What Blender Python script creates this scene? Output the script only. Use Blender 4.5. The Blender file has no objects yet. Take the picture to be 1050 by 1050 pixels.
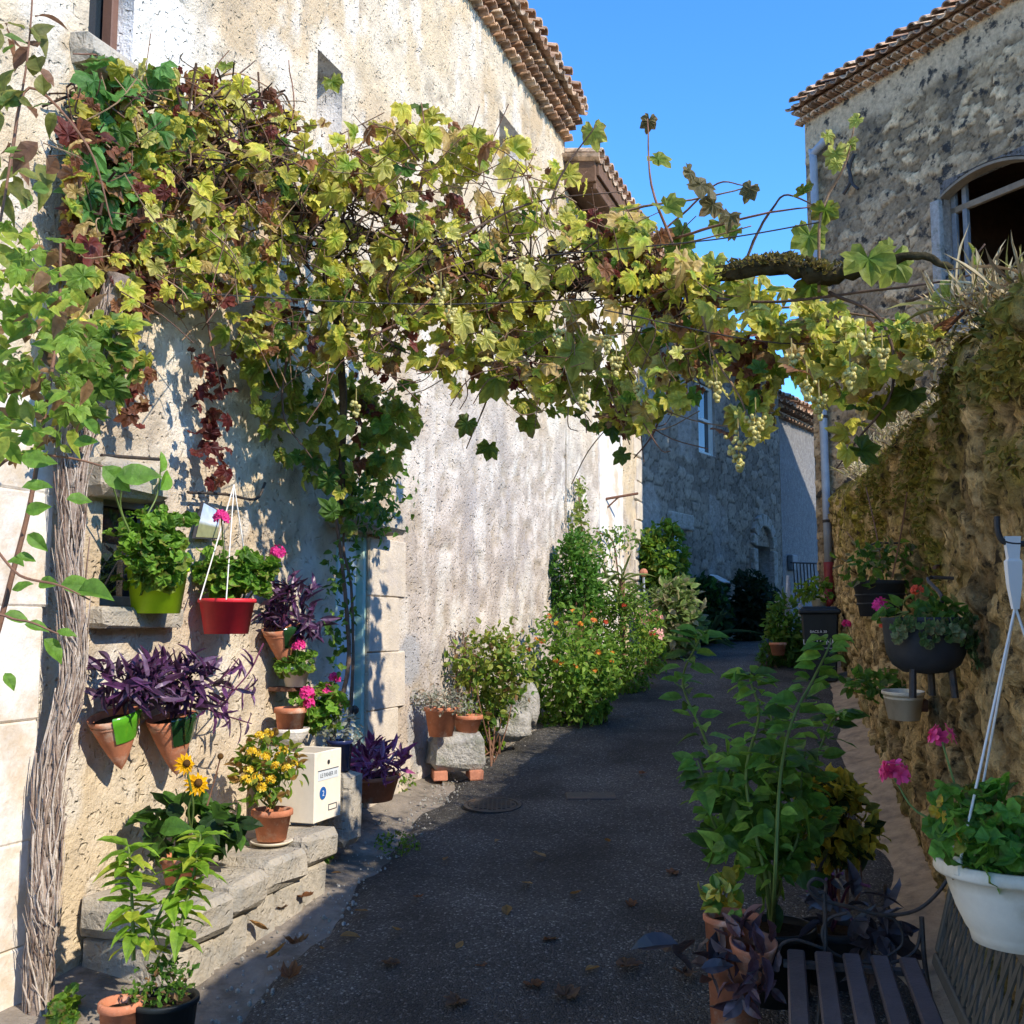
import bpy, math, random
import numpy as np
from mathutils import Vector, Matrix

S = bpy.context.scene
R = math.radians
rng = np.random.default_rng(11)
random.seed(5)

# ------------------------------------------------------------------ camera, sky, sun, exposure
F, CX, PITCH = 1091.0, 525.0, math.atan(115/1091)
cam = bpy.data.cameras.new("camera"); cam_o = bpy.data.objects.new("camera", cam)
S.collection.objects.link(cam_o); S.camera = cam_o
cam_o.location = (0, 0, 0); cam_o.rotation_euler = (math.pi/2 + PITCH, 0, 0)
cam.sensor_width = 36; cam.lens = 36*F/1050; cam.clip_start = 0.05; cam.clip_end = 900

SUN_AZ = np.array([0.75, -0.66]); SUN_AZ = SUN_AZ/np.linalg.norm(SUN_AZ); SUN_EL = R(36.5)
SUNV = np.array([SUN_AZ[0]*math.cos(SUN_EL), SUN_AZ[1]*math.cos(SUN_EL), math.sin(SUN_EL)])
w = bpy.data.worlds.new("World"); S.world = w; w.use_nodes = True
nt = w.node_tree; nt.nodes.clear()
sky = nt.nodes.new("ShaderNodeTexSky"); sky.sky_type = 'NISHITA'; sky.sun_disc = False
sky.sun_elevation = SUN_EL; sky.sun_rotation = math.atan2(SUN_AZ[0], SUN_AZ[1])
sky.air_density = 1.0; sky.dust_density = 0.0; sky.ozone_density = 5.0; sky.altitude = 1500
bg = nt.nodes.new("ShaderNodeBackground"); bg.inputs[1].default_value = 0.15
out = nt.nodes.new("ShaderNodeOutputWorld")
hs = nt.nodes.new('ShaderNodeHueSaturation'); hs.inputs['Hue'].default_value = .503; hs.inputs['Saturation'].default_value = 1.2
nt.links.new(sky.outputs[0], hs.inputs['Color']); nt.links.new(hs.outputs[0], bg.inputs[0]); nt.links.new(bg.outputs[0], out.inputs[0])
sl = bpy.data.lights.new("sun", 'SUN'); sl.energy = 2.1; sl.angle = R(0.5); sl.color = (1, 0.90, 0.75)
so = bpy.data.objects.new("sun", sl); S.collection.objects.link(so)
so.rotation_euler = Vector(SUNV).to_track_quat('Z', 'Y').to_euler(); so.location = (20, -12, 20)
S.view_settings.view_transform = 'Standard'; S.view_settings.look = 'None'
S.view_settings.exposure = 1.56; S.view_settings.gamma = 1
S.cycles.max_bounces = 8; S.cycles.diffuse_bounces = 5; S.cycles.transparent_max_bounces = 8

# ------------------------------------------------------------------ pixel geometry and planes
def ray(px, py):
    u = (px-CX)/F; v = (CX-py)/F
    return np.array([u, math.cos(PITCH)-v*math.sin(PITCH), math.sin(PITCH)+v*math.cos(PITCH)])
def W(px, py, d):
    r = ray(px, py); return r*(d/r[1])
class Plane:
    def __init__(self, p, e):
        self.p = np.array([p[0], p[1], 0.0]); e = np.array([e[0], e[1], 0.0]); self.e = e/np.linalg.norm(e)
        self.n = np.array([self.e[1], -self.e[0], 0.0])       # to the right of e
    def P(self, s, z, off=0.0): return self.p + self.e*s + self.n*off + np.array([0, 0, z])
    def px(self, px, py, off=0.0):
        r = ray(px, py); k = np.dot(self.p+self.n*off, self.n)/np.dot(r, self.n); return r*k
    def sz(self, px, py, off=0.0):
        q = self.px(px, py, off); return float(np.dot(q-self.p, self.e)), float(q[2])
LW = Plane((-3.5, 0), (0.36, 1))              # left row of houses, normal to the street
RW = Plane((0.75, 0), (-0.25, -1))             # garden wall: e runs towards the camera, normal to the street
HW = Plane((4.17, 14.5), (-0.468, 0.884)); HW.n = -HW.n; HW.e = -HW.e   # right house front: e to the camera, n to the street
HW.n = np.array([-0.884, -0.468, 0])
FW = Plane((1.62, 14.95), (0.562, 0.827))       # house closing the lane
_gy = np.array([-60, -6, 0, 3.7, 5.5, 8, 10, 11.6, 14, 16, 18, 22, 30, 400]); _gz = np.array([-2.9, -2.05, -1.75, -1.55, -1.36, -1.13, -.92, -.70, -.46, -.33, -.27, -.22, -.2, -.2])
def gz(y):
    y = np.asarray(y, float); o = 0.5
    return (np.interp(y-o, _gy, _gz)+np.interp(y, _gy, _gz)*2+np.interp(y+o, _gy, _gz))/4
def G(px, py):
    r = ray(px, py); d = 4.0
    for _ in range(60): d = 0.5*d + 0.5*float(gz(d))*r[1]/r[2] if r[2] < 0 else d
    d = max(1, min(30, d)); p = r*(d/r[1]); p[2] = float(gz(d)); return p
# ------------------------------------------------------------------ noise
_tab = np.random.default_rng(3).random((256, 256))
def vn(x, y, s=0):
    x = np.asarray(x, float)+s*17.3; y = np.asarray(y, float)+s*9.1
    i = np.floor(x).astype(int); j = np.floor(y).astype(int); f = x-i; g = y-j
    f = f*f*(3-2*f); g = g*g*(3-2*g); t = lambda a, b: _tab[a % 256, b % 256]
    return (t(i, j)*(1-f)+t(i+1, j)*f)*(1-g)+(t(i, j+1)*(1-f)+t(i+1, j+1)*f)*g
def fbm(x, y, s=0, o=4):
    a = 0; k = 1; t = 0
    for q in range(o): a = a+k*vn(np.asarray(x)*2**q, np.asarray(y)*2**q, s+q); t += k; k *= .5
    return a/t
def stones(x, y, cx, cy, seed=0, jit=.8):
    """jittered-cell stone pattern: edge distance 0..1, id 0..1"""
    r = np.random.default_rng(seed); T = r.random((128, 128, 3))
    u = np.asarray(x)/cx; v = np.asarray(y)/cy; i = np.floor(u).astype(int); j = np.floor(v).astype(int)
    f1 = np.full(u.shape, 9.); f2 = np.full(u.shape, 9.); idd = np.zeros(u.shape)
    for di in (-1, 0, 1):
        for dj in (-1, 0, 1):
            c = T[(i+di) % 128, (j+dj) % 128]
            d = np.hypot(i+di+.5+(c[..., 0]-.5)*jit-u, j+dj+.5+(c[..., 1]-.5)*jit-v)
            m = d < f1; f2 = np.where(m, f1, np.minimum(f2, d)); idd = np.where(m, c[..., 2], idd); f1 = np.where(m, d, f1)
    return np.clip((f2-f1)*2.2, 0, 1), idd
def mixc(a, b, t): t = np.asarray(t)[..., None]; return np.asarray(a)*(1-t)+np.asarray(b)*t
def sst(a, b, x): t = np.clip((np.asarray(x)-a)/(b-a), 0, 1); return t*t*(3-2*t)

# ------------------------------------------------------------------ materials
def mat(name, col=None, rough=.8, spec=.3, nscale=8., namt=.25, bscale=40., bump=.2, bdist=.01, metal=0., translucent=0., second=None, sscale=3., detail=6, pits=0., ramp=(.48, .62)):
    """col None: colour from the 'col' attribute; else a fixed colour; broken up by noise in object space"""
    m = bpy.data.materials.new(name); m.use_nodes = True; t = m.node_tree; N = t.nodes; L = t.links
    b = N["Principled BSDF"]; b.inputs["Roughness"].default_value = rough; b.inputs["Specular IOR Level"].default_value = spec; b.inputs["Metallic"].default_value = metal
    g = N.new("ShaderNodeNewGeometry")
    if col is None: c = N.new("ShaderNodeAttribute"); c.attribute_name = "col"; cs = c.outputs["Color"]
    else: c = N.new("ShaderNodeRGB"); c.outputs[0].default_value = (*col, 1); cs = c.outputs[0]
    if second is not None:
        n2 = N.new("ShaderNodeTexNoise"); n2.inputs["Scale"].default_value = sscale; n2.inputs["Detail"].default_value = 8; n2.inputs["Roughness"].default_value = .65
        L.new(g.outputs["Position"], n2.inputs["Vector"])
        rp = N.new("ShaderNodeValToRGB"); rp.color_ramp.elements[0].position, rp.color_ramp.elements[1].position = ramp
        L.new(n2.outputs[0], rp.inputs[0]); mx = N.new("ShaderNodeMix"); mx.data_type = 'RGBA'
        L.new(rp.outputs[0], mx.inputs[0]); L.new(cs, mx.inputs[6]); mx.inputs[7].default_value = (*second, 1); cs = mx.outputs[2]
    if namt > 0:
        n = N.new("ShaderNodeTexNoise"); n.inputs["Scale"].default_value = nscale; n.inputs["Detail"].default_value = detail; n.inputs["Roughness"].default_value = .7
        L.new(g.outputs["Position"], n.inputs["Vector"])
        mr = N.new("ShaderNodeMapRange"); mr.inputs[1].default_value = .25; mr.inputs[2].default_value = .75; mr.inputs[3].default_value = 1-namt; mr.inputs[4].default_value = 1+namt
        L.new(n.outputs[0], mr.inputs[0]); mu = N.new("ShaderNodeVectorMath"); mu.operation = 'SCALE'
        L.new(cs, mu.inputs[0]); L.new(mr.outputs[0], mu.inputs["Scale"]); cs = mu.outputs[0]
    L.new(cs, b.inputs["Base Color"])
    if bump > 0:
        n = N.new("ShaderNodeTexNoise"); n.inputs["Scale"].default_value = bscale; n.inputs["Detail"].default_value = 5; n.inputs["Roughness"].default_value = .65
        L.new(g.outputs["Position"], n.inputs["Vector"]); h = n.outputs[0]
        if pits > 0:
            v = N.new("ShaderNodeTexVoronoi"); v.inputs["Scale"].default_value = 16; v.inputs["Randomness"].default_value = 1
            nn = N.new("ShaderNodeTexNoise"); nn.inputs["Scale"].default_value = 9; L.new(g.outputs["Position"], nn.inputs["Vector"])
            va = N.new("ShaderNodeVectorMath"); va.operation = 'MULTIPLY_ADD'; va.inputs[1].default_value = (.3, .3, .3)
            L.new(nn.outputs["Color"], va.inputs[0]); L.new(g.outputs["Position"], va.inputs[2]); L.new(va.outputs[0], v.inputs["Vector"])
            r2 = N.new("ShaderNodeMapRange"); r2.inputs[1].default_value = .08; r2.inputs[2].default_value = .3; r2.inputs[3].default_value = -pits; r2.inputs[4].default_value = 0
            L.new(v.outputs["Distance"], r2.inputs[0]); ad = N.new("ShaderNodeMath"); ad.operation = 'ADD'; L.new(h, ad.inputs[0]); L.new(r2.outputs[0], ad.inputs[1]); h = ad.outputs[0]
        bp = N.new("ShaderNodeBump"); bp.inputs["Strength"].default_value = bump; bp.inputs["Distance"].default_value = bdist
        L.new(h, bp.inputs["Height"]); L.new(bp.outputs[0], b.inputs["Normal"])
    if translucent > 0:
        tr = N.new("ShaderNodeBsdfTranslucent"); L.new(cs, tr.inputs[0]); ms = N.new("ShaderNodeMixShader"); ms.inputs[0].default_value = translucent
        L.new(b.outputs[0], ms.inputs[1]); L.new(tr.outputs[0], ms.inputs[2]); L.new(ms.outputs[0], N["Material Output"].inputs[0])
    return m
M = {}
M['plaster'] = mat('plaster', rough=.95, spec=.1, nscale=5, namt=.2, bscale=38, bump=.9, bdist=.022, pits=.8, detail=9)
M['rubble'] = mat('rubble', rough=.95, spec=.1, nscale=30, namt=.6, bscale=30, bump=1., bdist=.055, detail=9, second=(.055, .042, .025), sscale=11, ramp=(.54, .64))
M['rubblegrey'] = mat('grey_rubble', rough=.95, spec=.1, nscale=16, namt=.5, bscale=26, bump=1., bdist=.035, detail=9, second=(.06, .055, .048), sscale=6, ramp=(.55, .63))
M['facade'] = mat('facade', rough=.95, spec=.1, nscale=12, namt=.4, bscale=28, bump=.9, bdist=.025, detail=9)
M['ashlar'] = mat('ashlar', (.60, .52, .41), rough=.95, spec=.1, nscale=7, namt=.18, bscale=50, bump=.6, bdist=.012, second=(.5, .44, .37), sscale=4, pits=.3)
M['stone'] = mat('stone', (.45, .40, .32), rough=.95, spec=.1, nscale=14, namt=.3, bscale=30, bump=.9, bdist=.02, second=(.30, .28, .24), sscale=7, pits=.4)
M['greystone'] = mat('greystone', (.42, .40, .36), rough=.95, spec=.1, nscale=20, namt=.3, bscale=35, bump=1, bdist=.03, second=(.26, .26, .21), sscale=9)
M['white'] = mat('whitewash', (.74, .70, .64), rough=.9, spec=.1, nscale=9, namt=.14, bscale=45, bump=.5, second=(.60, .50, .38), sscale=3.2)
M['archwood'] = mat('arch_timber', (.24, .19, .13), rough=.9, nscale=10, namt=.3, bscale=50, bump=.3)
M['tile'] = mat('roof_tile', None, rough=.9, spec=.1, nscale=14, namt=.35, bscale=60, bump=.5, second=(.20, .14, .10), sscale=5)
M['mortar'] = mat('mortar', (.42, .36, .29), rough=.95, nscale=12, namt=.25, bscale=50, bump=.5)
M['terracotta'] = mat('terracotta', (.50, .19, .10), rough=.85, spec=.2, nscale=11, namt=.28, bscale=90, bump=.2, second=(.60, .40, .29), sscale=10, ramp=(.52, .66))
M['lime'] = mat('lime_plastic', (.50, .76, .015), rough=.45, spec=.4, nscale=9, namt=.14, bump=0)
M['red'] = mat('red_plastic', (.68, .03, .045), rough=.45, spec=.4, nscale=9, namt=.18, bump=0)
M['glaze'] = mat('green_glaze', (.10, .34, .02), rough=.12, spec=.7, nscale=10, namt=.25, bump=0)
M['darkglaze'] = mat('dark_green_glaze', (.015, .05, .015), rough=.12, spec=.7, nscale=10, namt=.25, bump=0)
M['navy'] = mat('navy_glaze', (.02, .03, .10), rough=.25, spec=.5, namt=.1, bump=0)
M['black'] = mat('black_plastic', (.012, .016, .017), rough=.5, spec=.4, nscale=20, namt=.25, bscale=120, bump=.08)
M['blackpot'] = mat('dusty_black_plastic', (.03, .032, .036), rough=.65, spec=.3, nscale=9, namt=.35, bscale=60, bump=.1)
M['soil'] = mat('soil', (.045, .032, .022), rough=1, spec=0, nscale=40, namt=.5, bscale=60, bump=1)
M['card'] = mat('cream_card', (.78, .71, .58), rough=.8, spec=.15, nscale=6, namt=.1, bscale=30, bump=.08, second=(.68, .59, .44), sscale=7, ramp=(.54, .7))
M['label'] = mat('label_paper', (.62, .66, .68), rough=.6, namt=.04, bump=0)
M['ink'] = mat('ink', (.06, .07, .09), rough=.6, namt=0, bump=0)
M['blueink'] = mat('blue_ink', (.02, .11, .36), rough=.5, namt=.05, bump=0)
M['whiteink'] = mat('white_ink', (.75, .76, .78), rough=.5, namt=0, bump=0)
M['plastic'] = mat('worn_white_plastic', (.72, .67, .55), rough=.5, spec=.4, nscale=7, namt=.15, bscale=60, bump=.05, second=(.58, .51, .37), sscale=5)
M['cord'] = mat('white_cord', (.75, .73, .68), rough=.6, namt=.05, bump=0)
M['bark'] = mat('bark', None, rough=.95, spec=.1, nscale=30, namt=.35, bscale=80, bump=.6)
M['twig'] = mat('twig', (.20, .105, .065), rough=.8, nscale=20, namt=.35, bscale=80, bump=.3)
M['greenstem'] = mat('green_stem', (.13, .19, .045), rough=.6, nscale=20, namt=.25, bump=0)
M['purplestem'] = mat('purple_stem', (.13, .035, .08), rough=.6, nscale=20, namt=.25, bump=0)
M['leaf'] = mat('leaf', None, rough=.5, spec=.35, nscale=60, namt=.32, bscale=55, bump=.4, bdist=.008, translucent=.5)
M['thickleaf'] = mat('fleshy_leaf', None, rough=.38, spec=.5, nscale=30, namt=.2, bump=0, translucent=.14)
M['petal'] = mat('petal', None, rough=.6, spec=.2, nscale=30, namt=.1, bump=0, translucent=.3)
M['grape'] = mat('grape', None, rough=.3, spec=.5, nscale=60, namt=.15, bump=0, translucent=.3)
M['iron'] = mat('iron', (.035, .032, .03), rough=.6, spec=.4, nscale=30, namt=.4, bscale=90, bump=.3, second=(.07, .045, .03), sscale=12)
M['rust'] = mat('rust', (.13, .06, .035), rough=.85, nscale=30, namt=.4, bscale=90, bump=.3)
M['slat'] = mat('slat_wood', (.075, .058, .06), rough=.45, spec=.5, nscale=14, namt=.35, bscale=60, bump=.25)
M['lattice'] = mat('lattice_iron', (.075, .07, .055), rough=.6, spec=.4, nscale=25, namt=.3, bscale=90, bump=.2)
M['zinc'] = mat('zinc', (.30, .33, .36), rough=.5, spec=.5, nscale=8, namt=.15, bscale=50, bump=.05)
M['redpipe'] = mat('red_pipe', (.25, .035, .035), rough=.5, nscale=8, namt=.2, bump=0)
M['teal'] = mat('teal_paint', (.36, .56, .47), rough=.6, nscale=10, namt=.15, bscale=60, bump=.2, second=(.5, .58, .5), sscale=8)
M['palepaint'] = mat('pale_blue_paint', (.60, .68, .68), rough=.5, nscale=10, namt=.1, bscale=60, bump=.1)
M['brownpaint'] = mat('brown_paint', (.16, .085, .06), rough=.6, nscale=10, namt=.2, bscale=60, bump=.2)
M['timber'] = mat('timber', (.15, .085, .05), rough=.8, nscale=10, namt=.35, bscale=50, bump=.4)
M['greypaint'] = mat('weathered_grey_paint', (.20, .215, .225), rough=.7, nscale=14, namt=.3, bscale=60, bump=.3)
M['dark'] = mat('dark_interior', (.02, .02, .022), rough=.9, namt=.2, bump=0)
M['glass'] = mat('window_glass', (.02, .03, .04), rough=.03, spec=1., namt=0, bump=0)
M['grass'] = mat('grass', None, rough=.7, spec=.2, nscale=10, namt=.2, bump=0, translucent=.25)
M['concrete'] = mat('concrete', (.25, .215, .175), rough=.95, spec=.1, nscale=9, namt=.3, bscale=40, bump=.8, bdist=.015, second=(.15, .13, .105), sscale=4)
M['verge'] = mat('verge_sand', (.44, .33, .22), rough=.95, spec=.1, nscale=9, namt=.25, bscale=30, bump=.8, bdist=.02, second=(.30, .23, .16), sscale=6)
M['earth'] = mat('earth', (.16, .125, .09), rough=1, spec=0, nscale=2, namt=.3, bscale=20, bump=.8, bdist=.03)
M['brick'] = mat('brick', (.48, .20, .12), rough=.9, nscale=18, namt=.3, bscale=60, bump=.5)
M['pic'] = mat('painted_tile', None, rough=.3, spec=.5, nscale=40, namt=.15, bump=0)
# asphalt: dark binder, pale aggregate chips
def asphalt():
    m = bpy.data.materials.new('asphalt'); m.use_nodes = True; t = m.node_tree; N = t.nodes; L = t.links; b = N["Principled BSDF"]
    g = N.new("ShaderNodeNewGeometry"); b.inputs["Roughness"].default_value = .8; b.inputs["Specular IOR Level"].default_value = .35
    v = N.new("ShaderNodeTexVoronoi"); v.inputs["Scale"].default_value = 115; L.new(g.outputs["Position"], v.inputs["Vector"])
    sp = N.new("ShaderNodeSeparateColor"); L.new(v.outputs["Color"], sp.inputs[0])
    r = N.new("ShaderNodeValToRGB"); r.color_ramp.interpolation = 'LINEAR'
    for i, (p, c) in enumerate([(0, (.038, .035, .031)), (.6, (.076, .070, .061)), (.90, (.10, .094, .082)), (1, (.30, .28, .245))]):
        e = r.color_ramp.elements[i] if i < 2 else r.color_ramp.elements.new(p); e.position = p; e.color = (*c, 1)
    L.new(sp.outputs[0], r.inputs[0])
    n = N.new("ShaderNodeTexNoise"); n.inputs["Scale"].default_value = 1.6; n.inputs["Detail"].default_value = 7; L.new(g.outputs["Position"], n.inputs["Vector"])
    mr = N.new("ShaderNodeMapRange"); mr.inputs[1].default_value = .3; mr.inputs[2].default_value = .7; mr.inputs[3].default_value = .45; mr.inputs[4].default_value = 1.45; L.new(n.outputs[0], mr.inputs[0])
    mu = N.new("ShaderNodeVectorMath"); mu.operation = 'SCALE'; L.new(r.outputs[0], mu.inputs[0]); L.new(mr.outputs[0], mu.inputs["Scale"]); L.new(mu.outputs[0], b.inputs["Base Color"])
    bp = N.new("ShaderNodeBump"); bp.inputs["Strength"].default_value = 1; bp.inputs["Distance"].default_value = .012; bp.invert = True
    L.new(v.outputs["Distance"], bp.inputs["Height"])
    n3 = N.new("ShaderNodeTexNoise"); n3.inputs["Scale"].default_value = 7; n3.inputs["Detail"].default_value = 5; L.new(g.outputs["Position"], n3.inputs["Vector"])
    bp2 = N.new("ShaderNodeBump"); bp2.inputs["Strength"].default_value = .7; bp2.inputs["Distance"].default_value = .03; L.new(n3.outputs[0], bp2.inputs["Height"])
    L.new(bp2.outputs[0], bp.inputs["Normal"]); L.new(bp.outputs[0], b.inputs["Normal"]); return m
M['asphalt'] = asphalt()

# ------------------------------------------------------------------ mesh builder
class MB:
    def __init__(s): s.v = []; s.f = []; s.c = []; s.n = 0
    def add(s, v, f, c=(.5, .5, .5)):
        v = np.asarray(v, float).reshape(-1, 3); c = np.asarray(c, float)
        if c.ndim == 1: c = np.tile(c, (len(v), 1))
        s.v.append(v); s.c.append(c); k = s.n
        s.f += [tuple(k+i for i in q) for q in f]; s.n += len(v); return s
    def box(s, c, ax, half, col=(.5, .5, .5), bev=0.0, jit=0.0):
        """oriented box, chamfered corners when bev"""
        c = np.asarray(c, float); A = np.asarray(ax, float); h = np.asarray(half, float)
        if bev <= 0:
            q = [(x, y, z) for z in (-1, 1) for y in (-1, 1) for x in (-1, 1)]; v = [c+(A.T@(np.array(k)*h)) for k in q]
            return s.add(v, [(0, 2, 3, 1), (4, 5, 7, 6), (0, 1, 5, 4), (2, 6, 7, 3), (0, 4, 6, 2), (1, 3, 7, 5)], col)
        b = min(bev, *(h*.9)); vs = []; idx = {}
        for sx in (-1, 1):
            for sy in (-1, 1):
                for sz in (-1, 1):
                    for a in range(3):
                        p = np.array([sx, sy, sz])*(h-b); p[a] = (sx, sy, sz)[a]*h[a]
                        p = p+(rng.random(3)-.5)*jit; idx[sx, sy, sz, a] = len(vs); vs.append(c+A.T@p)
        fs = []; g = idx
        for a in range(3):
            o = [k for k in range(3) if k != a]
            for sg in (-1, 1):
                def key(p, q): t = [0, 0, 0]; t[a] = sg; t[o[0]] = p; t[o[1]] = q; return g[(*t, a)]
                fs.append((key(-1, -1), key(1, -1), key(1, 1), key(-1, 1)))
        for a in range(3):
            o = [k for k in range(3) if k != a]
            for p in (-1, 1):
                for q in (-1, 1):
                    def kk(e, m): t = [0, 0, 0]; t[a] = e; t[o[0]] = p; t[o[1]] = q; return g[(*t, m)]
                    fs.append((kk(-1, o[0]), kk(1, o[0]), kk(1, o[1]), kk(-1, o[1])))
        for sx in (-1, 1):
            for sy in (-1, 1):
                for sz in (-1, 1): fs.append((g[sx, sy, sz, 0], g[sx, sy, sz, 1], g[sx, sy, sz, 2]))
        return s.add(vs, fs, col)
    def tube(s, path, rad, sides=6, col=(.5, .5, .5), cap=True, lump=0.0):
        P = np.asarray(path, float); n = len(P); r = np.broadcast_to(np.asarray(rad, float), (n,))
        T = np.gradient(P, axis=0); T /= np.linalg.norm(T, axis=1)[:, None]+1e-9
        u = np.cross(T[0], (0, 0, 1) if abs(T[0][2]) < .9 else (1, 0, 0)); u /= np.linalg.norm(u); vs = []
        for i in range(n):
            u = u-T[i]*np.dot(u, T[i]); u /= np.linalg.norm(u)+1e-9; w_ = np.cross(T[i], u)
            for k in range(sides):
                a = 2*math.pi*k/sides; rr = r[i]*(1+lump*(rng.random()-.5)); vs.append(P[i]+(u*math.cos(a)+w_*math.sin(a))*rr)
        fs = [(i*sides+k, i*sides+(k+1) % sides, (i+1)*sides+(k+1) % sides, (i+1)*sides+k) for i in range(n-1) for k in range(sides)]
        if cap: fs += [tuple(range(sides))[::-1], tuple((n-1)*sides+k for k in range(sides))]
        c = np.asarray(col, float)
        if c.ndim == 2: c = np.repeat(c, sides, axis=0)
        return s.add(vs, fs, c)
    def lathe(s, base, prof, seg=24, sx=1., sy=1., rot=0., tilt=None, col=(.5, .5, .5), a0=0, a1=2*math.pi):
        full = abs(a1-a0-2*math.pi) < 1e-6; m = seg if full else seg+1; vs = []
        for (r, z) in prof:
            for k in range(m):
                a = a0+(a1-a0)*k/seg; x, y = r*math.cos(a)*sx, r*math.sin(a)*sy
                vs.append((x*math.cos(rot)-y*math.sin(rot), x*math.sin(rot)+y*math.cos(rot), z))
        vs = np.array(vs)
        if tilt is not None: vs = vs@np.array(tilt.to_3x3()).T
        fs = [(i*m+k, i*m+(k+1) % m, (i+1)*m+(k+1) % m, (i+1)*m+k) for i in range(len(prof)-1) for k in range(seg)]
        return s.add(vs+np.asarray(base), fs, col)
    def ball(s, c, r, seg=8, ring=5, col=(.5, .5, .5)):
        prof = [(max(1e-4, r*math.sin(math.pi*i/ring)), -r*math.cos(math.pi*i/ring)) for i in range(ring+1)]
        return s.lathe(c, prof, seg, col=col)
    def leaves(s, T, pos, d, nrm, size, ca, cb, curl=.25):
        tv, tf, tw = T; pos = np.atleast_2d(pos); n = len(pos); d = np.atleast_2d(d).astype(float); nrm = np.atleast_2d(nrm).astype(float)
        if len(d) == 1: d = np.tile(d, (n, 1))
        if len(nrm) == 1: nrm = np.tile(nrm, (n, 1))
        d = d/(np.linalg.norm(d, axis=1)[:, None]+1e-9); nrm = nrm-d*np.sum(nrm*d, 1)[:, None]; nrm /= np.linalg.norm(nrm, axis=1)[:, None]+1e-9
        x = np.cross(d, nrm); size = np.broadcast_to(np.asarray(size, float), (n,))
        ca = np.broadcast_to(np.asarray(ca, float), (n, 3)); cb = np.broadcast_to(np.asarray(cb, float), (n, 3))
        cu = curl*(rng.random(n)*1.6-.3); rr = tv[:, 0]**2*1.2+(tv[:, 1])**2
        fold = (rng.random(n)*.5)[:, None]*np.abs(tv[:, 0])[None]
        z = tv[None, :, 2]-cu[:, None]*rr[None]+fold+(rng.random((n, len(tv)))-.5)*(.18 if len(tv) > 20 else .07)*np.minimum(1, tw*2)[None]
        V = pos[:, None]+size[:, None, None]*(x[:, None]*tv[None, :, 0, None]+d[:, None]*tv[None, :, 1, None]+nrm[:, None]*z[..., None])
        C = ca[:, None]*(1-tw[None, :, None])+cb[:, None]*tw[None, :, None]; K = len(tv)
        if K > 20:   # autumn leaves: scorched margins on some, blotches on all
            dry = (rng.random((n, 1)) < .35)*(rng.random((n, K)) < .45)*(tw[None] > .9); C = C*(1-.75*dry[..., None])+np.array([.20, .10, .04])*.75*dry[..., None]
        C = C*(1+(rng.random((n, K, 1))-.5)*.4)
        return s.add(V.reshape(-1, 3), [tuple(i*K+j for j in q) for i in range(n) for q in tf], C.reshape(-1, 3))
    def build(s, name, m, parent=None, smooth=False):
        V = np.concatenate(s.v) if s.v else np.zeros((0, 3)); C = np.concatenate(s.c)
        root = parent
        while root is not None and root.parent is not None: root = root.parent
        if root is not None: V = V-np.array(root.location)
        me = bpy.data.meshes.new(name); me.from_pydata(V.tolist(), [], s.f)
        a = me.attributes.new("col", 'FLOAT_COLOR', 'POINT'); a.data.foreach_set("color", np.concatenate([C, np.ones((len(C), 1))], 1).astype(np.float32).ravel())
        if smooth: me.polygons.foreach_set("use_smooth", np.ones(len(me.polygons), bool))
        me.materials.append(M[m] if isinstance(m, str) else m); me.validate()
        o = bpy.data.objects.new(name, me); S.collection.objects.link(o)
        if parent is not None: o.parent = parent
        return o
def tag(o, label=None, cat=None, group=None, kind=None):
    for k, v in (('label', label), ('category', cat), ('group', group), ('kind', kind)):
        if v: o[k] = v
    return o
def thing(name, label, cat, loc, group=None):
    o = bpy.data.objects.new(name, None); S.collection.objects.link(o); o.location = tuple(float(q) for q in loc); o.empty_display_size = .1
    return tag(o, label, cat, group)
def struct(name, mb, m, smooth=False): return tag(mb.build(name, m, None, smooth), kind='structure')
def smoothpath(P, k=6):
    P = np.asarray(P, float)
    if len(P) < 3: return np.array([P[0]*(1-t)+P[-1]*t for t in np.linspace(0, 1, k+1)])
    Q = np.vstack([2*P[0]-P[1], P, 2*P[-1]-P[-2]]); o = []
    for i in range(1, len(Q)-2):
        for t in np.arange(k)/k: o.append(.5*((2*Q[i])+(Q[i+1]-Q[i-1])*t+(2*Q[i-1]-5*Q[i]+4*Q[i+1]-Q[i+2])*t*t+(3*Q[i]-Q[i-1]-3*Q[i+1]+Q[i+2])*t**3))
    return np.array(o+[Q[-2]])
Z = np.array([0, 0, 1.]); I3 = np.eye(3)
def text(body, size, origin, xdir, ydir, m, parent, name='lettering'):
    c = bpy.data.curves.new(name, 'FONT'); c.body = body; c.size = size; c.extrude = .0004; c.align_x = 'CENTER'
    xd = Vector(xdir).normalized(); yd = Vector(ydir).normalized(); zd = xd.cross(yd)
    c.materials.append(M[m]); q = bpy.data.objects.new('tmp', c); S.collection.objects.link(q); me = bpy.data.meshes.new_from_object(q); bpy.data.objects.remove(q)
    o = bpy.data.objects.new(name, me); S.collection.objects.link(o)
    p = Vector(origin)
    if parent is not None: p = p-parent.location; o.parent = parent
    o.matrix_local = Matrix(((xd.x, yd.x, zd.x, p.x), (xd.y, yd.y, zd.y, p.y), (xd.z, yd.z, zd.z, p.z), (0, 0, 0, 1)))
    return o

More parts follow.
